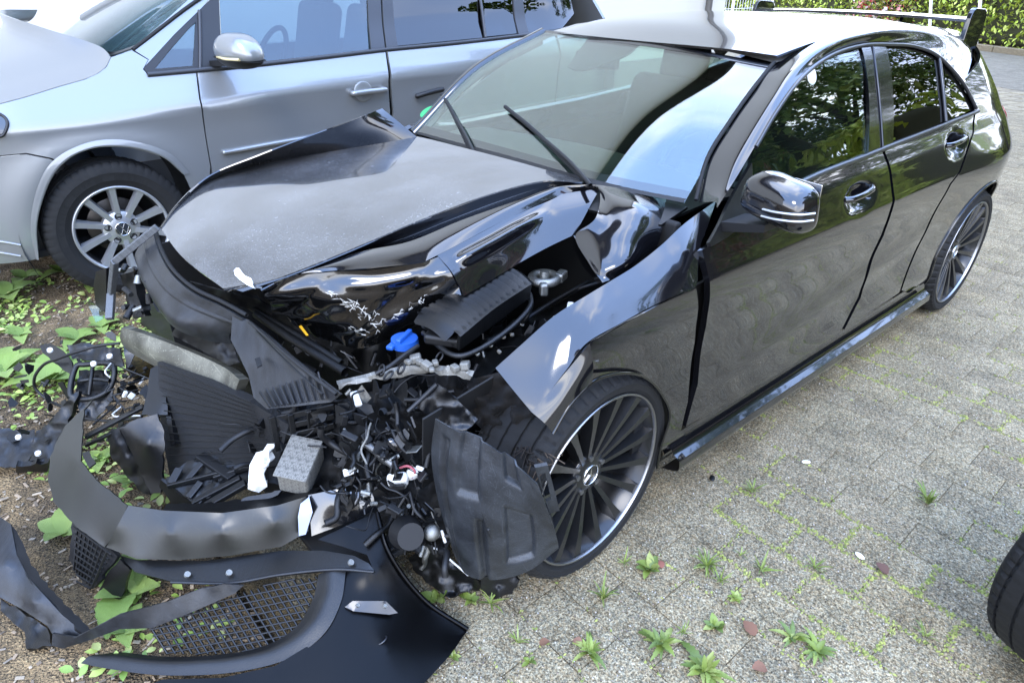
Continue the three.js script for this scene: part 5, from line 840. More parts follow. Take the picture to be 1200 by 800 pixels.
  add('sticker', pix([[424, 451, .58], [435, 466, .54], [423, 480, .51], [412, 466, .55]], { th: 0.003, h: 5 }), std(0xb9b1a0, 0.6, { map: rep(T_scuff, 20) }), bay);
  const cn = Y(.40, 466, 562); add('connector', [put(rbox(0.055, 0.045, 0.03, 0.012), cn, 0.5, -0.5, 0.3), put(rbox(0.03, 0.03, 0.025, 0.008), cn.clone().add(V(0.04, 0.005, 0.01)), 0.4, -0.2, 0.2)], M.white, bay); add('connector_socket', put(rbox(0.04, 0.026, 0.008, 0.008), cn.clone().add(V(-0.012, -0.008, 0.016)), 0.5, -0.5, 0.3), M.dark, bay);
  add('red_wire', line([[468, 548, .43], [478, 546, .435], [486, 552, .42], [482, 560, .40]], 0.0035, 20), std(0xa05058, 0.5), bay);
  add('steel_tube', line([[426, 517, .48], [445, 532, .46], [462, 546, .44]], 0.011, 12, 10), M.steel, bay);
  add('lamp_reflector', put(new THREE.SphereGeometry(0.05, 24, 16).scale(1, 1, 0.5), Y(.44, 460, 528), 0.2, -0.6, 0), M.glossBlack, bay);
  add('lamp_ring', put(new THREE.TorusGeometry(0.052, 0.003, 8, 36), Y(.455, 460, 525), -0.3, -0.7, 0), M.plasticGrey, bay);
  add('horn', put(new THREE.CylinderGeometry(0.035, 0.045, 0.05, 20), Y(.30, 478, 626), 1.0, 0.4, 0.2), M.black, bay);
  add('fog_bulb', put(new THREE.SphereGeometry(0.022, 16, 12), Y(.28, 506, 624)), M.alu, bay); add('fog_pin', bar(Y(.27, 517, 621), Y(.24, 522, 636), 0.008, 0.008), M.white, bay);
  // torn lamp tray and wiring: separate little pieces through the gap behind the headlamp
  const zones = [[400, 500, 455, 600, .34, .60, 150], [300, 400, 478, 528, .36, .50, 80], [395, 445, 520, 585, .34, .44, 40], [440, 520, 590, 650, .18, .34, 40], [560, 640, 372, 420, .60, .68, 30], [300, 470, 395, 440, .55, .64, 40], [535, 640, 450, 520, .42, .58, 50]];
  const kinds = ['bracket', 'connector', 'hose', 'wire', 'bolt'];
  for (const [x0, x1, y0, y1, h0, h1, n] of zones) for (let k = 0; k < n; k++) {
    const px = rr(x0, x1), py = rr(y0, y1), h = lerp(h1, h0, (py - y0) / (y1 - y0)) + rr(-0.05, 0.02), p = Y(h, px, py), q = rnd();
    const mat = rnd() < 0.04 ? M.white : rnd() < 0.06 ? M.alu : rnd() < 0.15 ? M.plasticGrey : rnd() < 0.5 ? M.plastic : M.black;
    if (q < 0.12) add('bracket', put(rbox(rr(0.012, 0.05), rr(0.003, 0.012), rr(0.008, 0.03), 0.003, 1), p, rr(-1, 1), rr(0, 3), rr(-1, 1)), mat, bay);
    else if (q < 0.22) add('connector', put(rbox(rr(0.008, 0.02), rr(0.008, 0.014), rr(0.008, 0.02), 0.003, 1), p, rr(-1, 1), rr(0, 3), rr(-1, 1)), mat, bay);
    else if (q < 0.30) add('bolt', put(new THREE.CylinderGeometry(0.006, 0.006, rr(0.01, 0.03), 8), p, rr(0, 3), 0, rr(0, 3)), M.alu, bay);
    else if (q < 0.76) { // jagged shard of housing
      const nv = 5 + Math.floor(rnd() * 4), r0 = rr(0.012, 0.045), st = rr(0.4, 1), sh = new THREE.Shape(Array.from({ length: nv }, (_, i) => { const a = (i + rr(-0.3, 0.3)) / nv * 6.28, r = r0 * rr(0.5, 1.15); return new THREE.Vector2(Math.cos(a) * r, Math.sin(a) * r * st); }));
      add('housing_shard', put(new THREE.ExtrudeGeometry(sh, { depth: rr(0.002, 0.006), bevelEnabled: false }), p, rr(-2, 0.6), rr(-1.4, 1.4), rr(0, 6)), mat === M.white || mat === M.alu ? M.plastic : mat, bay);
    } else { const L = [p]; let c = p.clone(), d = V(rr(-1, 1), rr(-0.8, 0.5), rr(-1, 1)).normalize(); for (let s = 0; s < 4; s++) { d.add(V(rr(-0.8, 0.8), rr(-0.8, 0.6), rr(-0.8, 0.8))).normalize(); c = c.clone().addScaledVector(d, rr(0.02, 0.045)); L.push(c); } add(q < 0.92 ? 'wire' : 'hose', tube(L, q < 0.92 ? rr(0.0015, 0.003) : rr(0.005, 0.010), 16, 6), q < 0.92 ? (rnd() < 0.12 ? M.beige : M.black) : mat, bay); }
  }
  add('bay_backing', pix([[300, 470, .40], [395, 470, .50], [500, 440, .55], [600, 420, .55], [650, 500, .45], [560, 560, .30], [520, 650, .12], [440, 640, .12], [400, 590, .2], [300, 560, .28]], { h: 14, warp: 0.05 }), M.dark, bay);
  add('lamp_tray', [0, 1, 2, 3].map((k) => bar(Y(.47 - 0.03 * k, 316 + 4 * k, 492 + 11 * k), Y(.50 - 0.03 * k, 392, 476 + 11 * k), 0.008, 0.02)).concat([0, 1, 2, 3].map((k) => bar(Y(.49, 318 + 22 * k, 488 - 3 * k), Y(.38, 326 + 20 * k, 528 - 4 * k), 0.008, 0.018))), M.plastic, bay);
  // leaning shield plate and torn cavity
  add('shield_plate', pix([[478, 480, .62], [512, 450, .68], [522, 456, .68], [560, 491, .60], [553, 499, .585], [534, 512, .56], [520, 500, .575], [490, 478, .62]], { h: 6, warp: 0.012, th: 0.005 }), M.plasticGrey, bay);
  add('shield_edge', line([[478, 482, .62], [495, 466, .65], [512, 450, .685]], 0.006, 12), M.plasticBlue, bay);
  add('torn_lining', pix([[548, 445, .62], [585, 436, .66], [600, 455, .64], [640, 505, .56], [648, 520, .53], [620, 530, .48], [580, 515, .50], [550, 490, .55]], { h: 6, warp: 0.05 }), std(0x17130f, 0.95, { map: rep(T_dirt, 3) }), bay);
  for (let k = 0; k < 40; k++) { const p = Y(rr(.50, .56), rr(600, 648), rr(505, 545)); add('rust_fibre', tube([p, p.clone().add(V(rr(-.02, .02), rr(-.02, .02), rr(-.02, .02))), p.clone().add(V(rr(-.04, .04), rr(-.04, .01), rr(-.04, .04)))], 0.002, 5, 4), std(k % 3 ? 0x17100a : 0x3d3226, 0.9), bay); }
}
{ // front wheel-arch liner hanging in front of the wheel
  const L = new THREE.Group(); L.name = 'wheel_arch_liner'; car.add(L);
  const r1 = PZ([[511, 490, 0.735], [540, 506, 0.805], [572, 520, 0.865], [606, 545, 0.915], [630, 566, 0.950]]), r2 = PZ([[507, 535, 0.725], [533, 560, 0.805], [572, 572, 0.875], [615, 590, 0.925], [643, 600, 0.960]]), r3 = PZ([[516, 590, 0.715], [538, 620, 0.795], [575, 632, 0.870], [620, 632, 0.925], [652, 628, 0.960]]), r4 = PZ([[533, 648, 0.715], [548, 672, 0.775], [578, 678, 0.845], [618, 668, 0.915], [654, 641, 0.955]]);
  const rib = (u, v, a, b, c, d) => smooth(a - 0.015, a + 0.015, u) * (1 - smooth(b - 0.015, b + 0.015, u)) * smooth(c - 0.02, c + 0.02, v) * (1 - smooth(d - 0.02, d + 0.02, v));
  add('liner_shell', patch([r1, r2, r3, r4], { n: 90, m: 70, th: 0.004, flip: false, disp: (u, v) => 0.013 * (rib(u, v, 0.10, 0.17, 0.1, 0.98) + rib(u, v, 0.26, 0.44, -1, 0.42) + rib(u, v, 0.60, 0.80, 0.42, 0.86) + rib(u, v, 0.40, 0.46, 0.55, 1.2) + rib(u, v, 0.62, 0.74, -1, 0.2)) }), M.liner, L);
  add('liner_clip', pix([[627, 548, .58], [642, 545, .58], [656, 598, .42], [644, 602, .41]], { th: 0.01, holes: [[[632, 556], [639, 554], [646, 585], [640, 588]]], h: 5 }), M.liner, L);
  add('liner_clip', pix([[640, 604, .41], [646, 602, .41], [655, 640, .30], [651, 645, .29]], { th: 0.01, h: 5 }), M.plasticBlue, L);
  add('liner_rib', bar(Z(.87, 572, 618), Z(.87, 592, 672), 0.012, 0.012), M.plasticBlue, L);
  add('liner_rib', bar(Z(.86, 564, 596), Z(.87, 571, 616), 0.009, 0.009), M.plasticBlue, L);
}

/* ---------- broken pieces lying before the car ---------- */
{
  const s = thing('bumper_strip', 'curved dark olive bumper strip lying bent in front of the wreck', 'bumper piece');
  const m = phy(0x20221b, 0.36, { clearcoat: 0.25, clearcoatRoughness: 0.3, map: rep(T_scuff, 1.5) });
  add('skin', pix([[150, 592, .31], [190, 598, .31], [260, 601, .31], [325, 592, .32], [358, 582, .328], [361, 622, .235], [330, 640, .22], [270, 651, .21], [210, 656, .20], [160, 655, .20], [124, 641, .20]], { h: 8, th: 0.004, extra: [[140, 618, .262], [200, 622, .278], [260, 622, .282], [320, 612, .292]] }), m, s);
  add('skin_corner', pix([[108, 468, .36], [98, 480, .35], [95, 520, .335], [94, 540, .33], [112, 562, .32], [149, 592, .308], [138, 619, .258], [122, 641, .198], [90, 618, .21], [62, 588, .22], [56, 565, .24], [58, 535, .27], [75, 500, .31]], { h: 8, th: 0.004, jag: 0.8 }), m, s);
  add('end_piece', pix([[361, 580, .332], [428, 566, .345], [437, 580, .32], [441, 597, .28], [400, 615, .25], [365, 628, .235]], { h: 7, th: 0.005, extra: [[400, 590, .318]] }), phy(0x101114, 0.15, { clearcoat: 1, ior: 1.9 }), s);
  add('joint_strap', pix([[352, 590, .33], [362, 582, .335], [366, 600, .31], [358, 626, .25], [350, 628, .245], [349, 605, .30]], { h: 5, th: 0.004 }), std(0x9aa0ad, 0.35), s);
  add('inner_flange', pix([[190, 599, .305], [260, 602, .305], [325, 593, .315], [362, 580, .325], [380, 570, .32], [330, 578, .29], [260, 588, .28], [195, 590, .285]], { jag: 1.6, h: 7, th: 0.004 }), M.plastic, s);
  add('torn_tab', pix([[96, 530, .33], [104, 528, .33], [112, 542, .33], [104, 548, .325]], { jag: 1.6, th: 0.004, h: 5 }), M.plasticGrey, s);
}
{
  const b = thing('bumper_cover', 'torn black front bumper cover lying on the ground with a mesh air intake', 'bumper');
  const m = phy(0x040405, 0.3, { specularIntensity: 0.35, map: rep(T_scuff, 2) });
  add('skin', pix([[441, 600, .30], [452, 640, .25], [470, 672, .18], [500, 706, .10], [548, 738, .03], [527, 768, .04], [490, 808, .05], [400, 835, .08], [260, 835, .06], [150, 812, .04], [190, 796, .065], [260, 794, .09], [322, 780, .115], [368, 752, .145], [397, 712, .178], [405, 670, .21], [437, 667, .228], [430, 650, .245], [400, 640, .25], [372, 632, .26], [410, 614, .28]], { h: 9, th: 0.005, extra: [[440, 700, .17], [450, 760, .12]] }), m, b);
  add('skin_edge', line([[442, 600, .305], [453, 640, .255], [471, 672, .187], [501, 706, .107], [548, 737, .037]], 0.006, 30), m, b);
  add('upper_strip', pix([[138, 650, .15], [160, 656, .17], [240, 657, .19], [330, 645, .21], [380, 645, .232], [415, 651, .24], [432, 660, .238], [439, 669, .228], [395, 666, .225], [330, 672, .205], [270, 682, .18], [200, 681, .165], [158, 670, .155]], { h: 7, th: 0.012 }), M.plastic, b);
  add('strip_edge', line([[200, 682, .168], [270, 683, .183], [330, 673, .208], [395, 667, .228], [438, 670, .232]], 0.004, 40), M.plasticBlue, b);
  for (const [px, py, y] of [[411, 659, .245], [268, 671, .198], [219, 673, .185]]) add('screw', put(new THREE.CylinderGeometry(0.008, 0.008, 0.006, 12), Y(y, px, py), 0.5, 0, -0.3), M.alu, b);
  const o = PY([[405, 669, .218], [399, 706, .188], [378, 744, .155], [337, 772, .122], [270, 788, .092], [190, 791, .070], [130, 784, .058], [94, 777, .05]]), i = PY([[373, 673, .205], [366, 702, .175], [346, 735, .145], [308, 757, .112], [255, 767, .09], [192, 769, .07], [142, 764, .058], [120, 766, .05]]);
  add('intake_surround', patch([i, i.map((p, k) => p.clone().lerp(o[k], 0.5).add(V(0, 0.012, 0))), o], { n: 60, m: 12, th: 0.008 }), M.plasticGrey, b);
  add('surround_fin', pix([[61, 742, .10], [60, 756, .07], [72, 760, .065], [105, 750, .08], [140, 737, .10], [178, 736, .11], [225, 717, .14], [275, 695, .17], [285, 686, .19], [262, 684, .195], [250, 687, .195], [236, 689, .19], [195, 705, .17], [140, 720, .145], [112, 735, .125], [88, 747, .105]], { h: 6, th: 0.005 }), M.plasticBlue, b);
  // mesh: two families of slanted bars over the intake
  const P = [[172, 738], [215, 718], [280, 694], [330, 680], [373, 675], [368, 702], [350, 735], [328, 756], [255, 768], [195, 766]], f = rbf([[175, 738, .10], [280, 692, .16], [370, 676, .195], [350, 735, .135], [255, 768, .08], [195, 765, .065]]);
  const bars = []; const seg = (x0, y0, x1, y1) => { const n = 60; let st = null; for (let k = 0; k <= n; k++) { const x = lerp(x0, x1, k / n), y = lerp(y0, y1, k / n), ok = inside(P, x, y); if (ok && st === null) st = k; if ((!ok || k === n) && st !== null) { if (k - st > 1) { const a = lerp(x0, x1, st / n), c = lerp(y0, y1, st / n), d = lerp(x0, x1, (k - 1) / n), e = lerp(y0, y1, (k - 1) / n); const L = []; for (let q = 0; q <= 6; q++) { const xx = lerp(a, d, q / 6), yy = lerp(c, e, q / 6); L.push(Y(f(xx, yy), xx, yy)); } bars.push(tube(L, 0.0032, 6, 4)); } st = null; } } };
  for (let k = -20; k < 36; k++) seg(120 + k * 9.6, 660, 120 + k * 9.6 + 75, 780); // steep family
  for (let k = 0; k < 22; k++) seg(150, 655 + k * 8, 400, 655 + k * 8 - 52); // shallow family
  add('mesh', bars, std(0x050506, 0.35), b);
  add('slot_trim', pix([[404, 711, .185], [413, 704, .195], [452, 704, .185], [466, 718, .155], [456, 720, .155], [414, 716, .18]], { th: 0.01, h: 5 }), M.trimGrey, b);
  for (const [px, py] of [[419, 709], [451, 710]]) add('screw', put(new THREE.CylinderGeometry(0.005, 0.005, 0.006, 10), Y(.19, px, py), 0.5, 0, -0.3), M.alu, b);
  add('tow_cap', put(new THREE.TorusGeometry(0.014, 0.0022, 6, 24), Y(.122, 447, 750), 1.0, 0.2, 0), M.trimGrey, b);
  // torn wing of the cover on the soil side
  add('wing', pix([[-70, 600, .22], [0, 606, .20], [12, 614, .20], [19, 650, .17], [33, 677, .15], [72, 720, .12], [100, 743, .09], [78, 750, .075], [61, 743, .08], [55, 733, .08], [24, 713, .09], [0, 700, .10], [-70, 690, .12]], { h: 8, th: 0.006, extra: [[5, 660, .17], [40, 705, .13]] }), M.plasticBlue, b);
  add('wing_edge', pix([[12, 614, .20], [19, 622, .185], [36, 662, .15], [66, 698, .12], [106, 738, .085], [100, 744, .09], [72, 720, .12], [33, 678, .15], [19, 651, .17]], { jag: 1.6, h: 6, th: 0.012 }), M.black, b);
  add('wing_foot', pix([[0, 702, .06], [24, 716, .06], [55, 736, .055], [60, 757, .05], [30, 760, .04], [28, 740, .04], [0, 715, .04]], { jag: 1.6, h: 7, th: 0.01, warp: 0.01 }), M.plastic, b);
}
{
  const g = thing('grille_shard', 'broken black honeycomb grille shard lying under the olive bumper strip', 'grille piece');
  add('plate', pix([[84, 612, .20], [118, 633, .19], [137, 652, .17], [108, 690, .06], [98, 688, .06], [80, 655, .10]], { jag: 1.6, h: 6, th: 0.012 }), M.black, g);
  const L = []; for (let k = 0; k < 9; k++) L.push(bar(Y(.20 - k * 0.014, 85 + k * 0.5, 617 + k * 8), Y(.195 - k * 0.014, 130 - k * 3, 650 + k * 5), 0.004, 0.006, 0.001)); for (let k = 0; k < 8; k++) L.push(bar(Y(.20, 90 + k * 5, 618 + k * 4), Y(.09, 86 + k * 3, 668 + k * 3), 0.004, 0.006, 0.001)); add('mesh', L, M.plastic, g);
  add('foot', pix([[140, 655, .16], [152, 668, .14], [146, 690, .07], [136, 706, .03], [115, 692, .05], [125, 672, .11]], { jag: 1.6, h: 5, th: 0.01 }), M.plastic, g);
}
{
  const g = thing('bumper_bracket', 'cracked black bumper bracket with a loose cable loop lying on the weeds', 'bracket');
  add('plate', pix([[-40, 500, .14], [2, 502, .14], [40, 503, .13], [38, 530, .10], [30, 542, .09], [18, 548, .08], [-40, 545, .08]], { jag: 1.6, h: 7, th: 0.005, warp: 0.01 }), M.plasticBlue, g);
  add('foot', pix([[18, 546, .10], [56, 542, .10], [55, 553, .05], [18, 554, .05]], { jag: 1.6, h: 5, th: 0.02 }), M.plastic, g);
  add('arm', pix([[42, 505, .15], [55, 497, .17], [68, 482, .22], [82, 465, .27], [92, 458, .29], [84, 485, .22], [70, 510, .15], [56, 540, .10], [34, 540, .10]], { jag: 1.6, h: 6, th: 0.012, warp: 0.015 }), M.plastic, g);
  add('arm_upper', pix([[46, 405, .33], [58, 402, .34], [72, 410, .34], [84, 425, .33], [84, 442, .31], [68, 428, .31], [50, 414, .31]], { jag: 1.6, h: 5, th: 0.006 }), M.plasticGrey, g);
  add('shelf', pix([[78, 404, .38], [95, 401, .39], [140, 408, .38], [145, 430, .35], [120, 425, .34], [100, 422, .34], [84, 420, .34]], { jag: 1.6, h: 6, th: 0.005, warp: 0.01 }), M.plasticGrey, g);
  const fr = [[90, 428, .34], [98, 427, .34], [132, 428, .34], [128, 455, .28], [110, 466, .26], [86, 466, .26], [82, 462, .27]];
  add('frame', [tube(fr.map(([a, b, y]) => Y(y, a, b)), 0.010, 60, 7, true), line([[94, 446, .31], [112, 444, .31], [128, 446, .31]], 0.007), line([[108, 430, .34], [106, 446, .31], [104, 462, .27]], 0.007)], M.plastic, g);
  add('tray', pix([[92, 434, .30], [128, 434, .30], [124, 456, .25], [108, 464, .235], [88, 462, .24]], { jag: 1.6, h: 6, warp: 0.03 }), M.dark, g);
  add('lower_plate', pix([[88, 468, .25], [118, 462, .26], [132, 455, .28], [130, 470, .24], [112, 490, .19], [98, 494, .18], [92, 480, .22]], { jag: 1.6, h: 6, th: 0.006, warp: 0.01 }), M.plasticGrey, g);
  add('cable', line([[140, 402, .40], [115, 405, .40], [90, 412, .38], [68, 420, .34], [50, 428, .29], [40, 442, .24], [41, 455, .19], [55, 468, .15], [72, 476, .15], [90, 478, .2]], 0.0055, 80, 7), M.black, g);
  add('cable', line([[100, 490, .21], [120, 493, .22], [145, 492, .25], [166, 488, .28]], 0.005, 30), M.black, g);
  add('corner_plate', pix([[146, 393, .42], [155, 392, .42], [160, 405, .40], [152, 428, .34], [148, 432, .33], [145, 415, .38]], { jag: 1.6, h: 5, th: 0.006 }), M.plasticBlue, g);
  for (const [px, py, y] of [[109, 426, .36], [128, 417, .37], [21, 512, .15], [44, 531, .13], [58, 410, .35]]) add('rivet', put(new THREE.CylinderGeometry(0.009, 0.010, 0.008, 12), Y(y, px, py), 0.4), M.white, g);
  for (let k = 0; k < 30; k++) { const p = Y(rr(.22, .36), rr(128, 172), rr(430, 480)); add(k % 2 ? 'clip' : 'wire', k % 2 ? put(rbox(rr(.01, .04), rr(.006, .015), rr(.01, .03), 0.003, 1), p, rr(0, 3), rr(0, 3), 0) : tube([p, p.clone().add(V(rr(-.04, .04), rr(-.02, .03), rr(-.04, .04))), p.clone().add(V(rr(-.08, .08), rr(-.04, .02), rr(-.08, .08)))], 0.003, 10, 5), k % 7 === 0 ? M.white : k % 3 ? M.black : M.plasticGrey, g); }
  for (let k = 0; k < 60; k++) { const q = rnd(), p = Y(lerp(.34, .10, q) + rr(-.03, .03), rr(20, 185) - 20 * q, lerp(398, 520, q) + rr(-12, 12)), nv = 5 + Math.floor(rnd() * 4), r0 = rr(0.01, 0.04), sh = new THREE.Shape(Array.from({ length: nv }, (_, i) => { const a = (i + rr(-0.3, 0.3)) / nv * 6.28, r = r0 * rr(0.4, 1.2); return new THREE.Vector2(Math.cos(a) * r, Math.sin(a) * r * 0.6); })); if (p.x < -1.9 || (q > 0.3 && p.z > 0)) continue; add('shard', put(new THREE.ExtrudeGeometry(sh, { depth: 0.003, bevelEnabled: false }), p, rr(-2, 0), rr(-1, 1), rr(0, 6)), k % 4 ? M.plastic : M.plasticGrey, g); }
  const st = Y(.24, 164, 428); add('torn_foam', put(new THREE.IcosahedronGeometry(0.05, 2).scale(1, 1.2, 0.9), st), std(0x8d8560, 0.9, { map: rep(T_dirt, 3) }), g);
}
{
  const g = thing('air_duct', 'grey plastic air duct fin standing under the bare crash beam', 'duct');
  add('fin', pix([[139, 501, .36], [160, 491, .38], [184, 485, .39], [192, 505, .35], [191, 540, .27], [188, 577, .18], [176, 578, .17], [165, 556, .21], [152, 527, .28]], { jag: 1.6, h: 7, th: 0.008, extra: [[172, 520, .335]] }), M.plasticGrey, g);
  add('upper_fin', pix([[176, 432, .45], [188, 428, .46], [194, 470, .40], [196, 486, .37], [184, 486, .37], [165, 486, .36], [172, 462, .40]], { jag: 1.6, h: 6, th: 0.008 }), M.plastic, g);
  add('spine', pix([[187, 430, .46], [193, 440, .44], [199, 480, .37], [204, 520, .30], [200, 522, .29], [194, 486, .36]], { h: 6, th: 0.02 }), M.plasticGrey, g);
  add('back_frame', pix([[125, 508, .30], [139, 500, .34], [152, 530, .27], [166, 558, .20], [176, 580, .15], [168, 578, .14], [146, 556, .18], [128, 532, .24]], { jag: 1.6, h: 6, th: 0.02, warp: 0.02 }), M.black, g);
  add('strut', [bar(Y(.30, 100, 512), Y(.36, 168, 476), 0.022, 0.012), bar(Y(.27, 100, 522), Y(.35, 166, 490), 0.016, 0.01)], M.plastic, g);
}
{
  const g = thing('undertray', 'broken black slotted undertray lying between the bumper strip and radiator', 'tray');
  const f = rbf([[190, 563, .24], [235, 532, .28], [290, 505, .32], [305, 545, .29], [290, 568, .27], [240, 598, .23]]);
  add('tray', pix([[190, 563], [212, 546], [236, 531], [262, 517], [289, 505], [293, 528], [302, 540], [296, 556], [288, 566], [266, 582], [240, 598], [214, 580]].map(([x, y]) => [x, y, f(x, y)]), { jag: 1.6, h: 7, th: 0.006, warp: 0.008 }), M.plastic, g);
  const q = (x, y, d = 0.008) => Y(f(x, y) + d, x, y);
  for (const [a, b, w] of [[[200, 566], [210, 548], 0.026], [[218, 563], [237, 541], 0.020], [[220, 583], [235, 564], 0.022], [[230, 589], [238, 580], 0.026]]) add('slot_strip', bar(q(...a), q(...b), w, 0.006), M.plasticBlue, g);
  for (const [a, b, w] of [[[234, 534], [272, 560], 0.03], [[196, 570], [258, 554], 0.012], [[240, 594], [288, 566], 0.028], [[225, 590], [282, 560], 0.02], [[250, 560], [296, 545], 0.014]]) add('crossbar', bar(q(...a), q(...b), w, 0.016), M.plasticGrey, g);
  for (const [x, y] of [[248, 528], [262, 524], [262, 532], [258, 562], [246, 565], [244, 582], [266, 578]]) add('hole_rim', put(new THREE.TorusGeometry(0.005, 0.002, 6, 14), q(x, y, 0.01), 1.4, 0, 0), M.dark, g);
  add('side_wall', pix([[188, 562, .25], [214, 582, .22], [240, 600, .20], [240, 606, .17], [200, 590, .17], [186, 570, .2]], { jag: 1.6, h: 6, th: 0.008 }), M.black, g);
  add('fin', pix([[290, 480, .46], [304, 492, .42], [304, 512, .36], [296, 520, .33], [288, 505, .36]], { jag: 1.6, h: 5, th: 0.012 }), M.plasticBlue, g);
  add('fin', pix([[268, 598, .27], [284, 584, .29], [330, 574, .31], [325, 580, .30], [290, 592, .28]], { jag: 1.6, h: 5, th: 0.01 }), M.plastic, g);
}
{
  const g = thing('splash_guard', 'torn black splash guard lying on the paving below the wheel liner', 'guard');
  add('sheet', pix([[478, 655, .10], [490, 645, .14], [497, 641, .15], [510, 643, .14], [530, 658, .11], [549, 674, .09], [565, 682, .06], [562, 692, .03], [545, 694, .03], [525, 700, .02], [505, 686, .03], [488, 672, .06]], { jag: 1.6, h: 6, th: 0.004, warp: 0.025 }), M.plastic, g);
  add('rolled_end', pix([[562, 676, .10], [575, 674, .11], [600, 672, .11], [608, 680, .08], [600, 696, .02], [578, 702, .01], [565, 694, .03]], { jag: 1.6, h: 5, th: 0.006, warp: 0.03 }), M.black, g);
  add('edge_cord', line([[497, 642, .155], [512, 643, .148], [530, 658, .118], [549, 674, .098]], 0.003, 20), M.white, g);
}
{ // tyre of the neighbouring car at the edge of the frame
  const g = thing('parked_car_wheel', 'black car wheel with grooved tyre at the edge of the paving', 'wheel'); g.position.set(0, 0, 0);
  const c = Y(.27, 1160, 690); const w = new THREE.Group(); w.name = 'wheel'; g.add(w); w.position.set(c.x + 0.21, 0.328, c.z + 0.31); w.rotation.y = -0.4;
  add('tyre', tyreGeo(0.33, 0.22, 0.215), m_tyre, w); add('rim', ring([[0.0001, -0.05], [0.08, -0.04], [0.2, -0.03], [0.222, -0.01], [0.222, -0.19]], 48), m_rimDark, w); add('hub_cap', ring([[0.0001, -0.03], [0.05, -0.03], [0.055, -0.05]], 30), M.alu, w);
}

/* ---------- weeds, litter, moss ---------- */
function blade(l, w, lift, droop, lobes = 0, seg = 8) { // leaf strip along +x with a midrib fold
  const pos = [], idx = [], uv = [];
  for (let i = 0; i <= seg; i++) { const t = i / seg, e = w * Math.pow(Math.sin(Math.PI * Math.pow(0.03 + 0.95 * t, 0.75)), 0.9) * (1 + lobes * (i % 2 ? 0.35 : -0.25)) + 0.0008, x = l * t, y = lift * t - droop * t * t + 0.002; pos.push(x, y + e * 0.3, -e, x, y, 0, x, y + e * 0.3, e); uv.push(t, 0, t, .5, t, 1); }
  for (let i = 0; i < seg; i++) for (const o of [0, 1]) { const a = i * 3 + o; idx.push(a, a + 1, a + 3, a + 1, a + 4, a + 3); }
  return buf(pos, idx, uv);
}
const lm = [[0.15, 0.20, 0.03], [0.20, 0.26, 0.045], [0.11, 0.16, 0.03], [0.27, 0.31, 0.08]].map(([r, g, b]) => phy(new THREE.Color().setRGB(r, g, b), 0.55, { transmission: 0.15, thickness: 0 }));
const rosL = [blade(0.075, 0.0075, 0.04, 0.045, 0.8, 13), blade(0.06, 0.0065, 0.045, 0.035, 0.7, 11), blade(0.048, 0.0075, 0.03, 0.03, 0.5, 9), blade(0.035, 0.006, 0.035, 0.01, 0.2)], grsL = [blade(0.06, 0.0022, 0.06, 0.02), blade(0.05, 0.002, 0.045, 0.03), blade(0.035, 0.002, 0.035, 0.005)], rndL = [blade(0.036, 0.0095, 0.022, 0.018), blade(0.028, 0.008, 0.02, 0.008), blade(0.022, 0.007, 0.022, 0.004)];
function weed(px, py, kind, s, n, label, name = 'weed', y = 0.002) {
  const p = Y(y, px, py), g = thing(name, label, kind === 'grass' ? 'grass tuft' : 'weed', 'weeds in the paving joints'); g.position.copy(p); g.rotation.y = rr(0, 6.28); s *= kind === 'rosette' ? 0.8 : kind === 'grass' ? 0.85 : 1;
  const set = kind === 'grass' ? grsL : kind === 'round' ? rndL : rosL;
  if (kind !== 'grass') n = Math.round(n * 1.7);
  for (let k = 0; k < n; k++) { const m = add('leaf', set[Math.floor(rnd() * set.length)], lm[Math.floor(rnd() * lm.length)], g); m.rotation.y = k / n * 6.28 + rr(-0.4, 0.4); m.rotation.z = rr(-0.2, 0.45); m.rotation.x = rr(-0.3, 0.3); m.scale.setScalar(s * rr(0.6, 1.25)); m.position.set(rr(-.006, .006) * s, 0, rr(-.006, .006) * s); }
  return g;
}
weed(762, 668, 'round', 1.25, 12, 'bushy round leaved weed on the paving behind the front wheel');
weed(732, 660, 'grass', 0.7, 14, 'low grass tuft beside the bushy round leaved weed');
weed(828, 664, 'grass', 1.15, 34, 'thick grass clump in a paving joint near the front wheel');
weed(845, 682, 'grass', 0.8, 16, 'small grass tuft trailing from the thick grass clump');
weed(706, 702, 'grass', 1.1, 18, 'upright pale grass tuft in front of the front wheel');
weed(690, 764, 'rosette', 1.0, 14, 'spreading toothed leaf weed on open paving away from the wheel');
weed(776, 756, 'rosette', 1.25, 12, 'toothed leaf rosette beside the large twin rosette');
weed(826, 788, 'rosette', 1.45, 16, 'large dandelion rosette, biggest weed on the paving');
weed(800, 742, 'grass', 0.7, 12, 'wispy grass between the two dandelion rosettes');
weed(838, 735, 'round', 0.9, 8, 'sprig of small oval leaves above the large dandelion rosette');
weed(862, 702, 'round', 0.75, 7, 'sprig of pale oval leaves below the thick grass clump');
weed(868, 651, 'grass', 0.7, 9, 'tiny green sprout in a joint behind the thick grass clump');
weed(892, 668, 'grass', 0.9, 16, 'short yellowish grass tuft along a mossy joint');
weed(928, 748, 'rosette', 0.9, 9, 'narrow leaved rosette with grey green leaves');
weed(958, 764, 'rosette', 0.95, 12, 'flattened rosette of narrow leaves beside the grey green one');
weed(1085, 746, 'grass', 0.9, 10, 'single green sprout near the neighbouring car wheel');
weed(955, 666, 'grass', 0.8, 16, 'mossy grass tuft at a paver corner');
weed(1088, 590, 'grass', 1.2, 26, 'bright grass tuft standing alone amid the mossy joints');
weed(881, 576, 'grass', 1.0, 18, 'yellow green grass tuft beside the car sill');
weed(512, 703, 'round', 1.2, 6, 'round leaved weed under the torn splash guard');
weed(552, 704, 'round', 0.9, 7, 'small bright weed beside the torn splash guard');
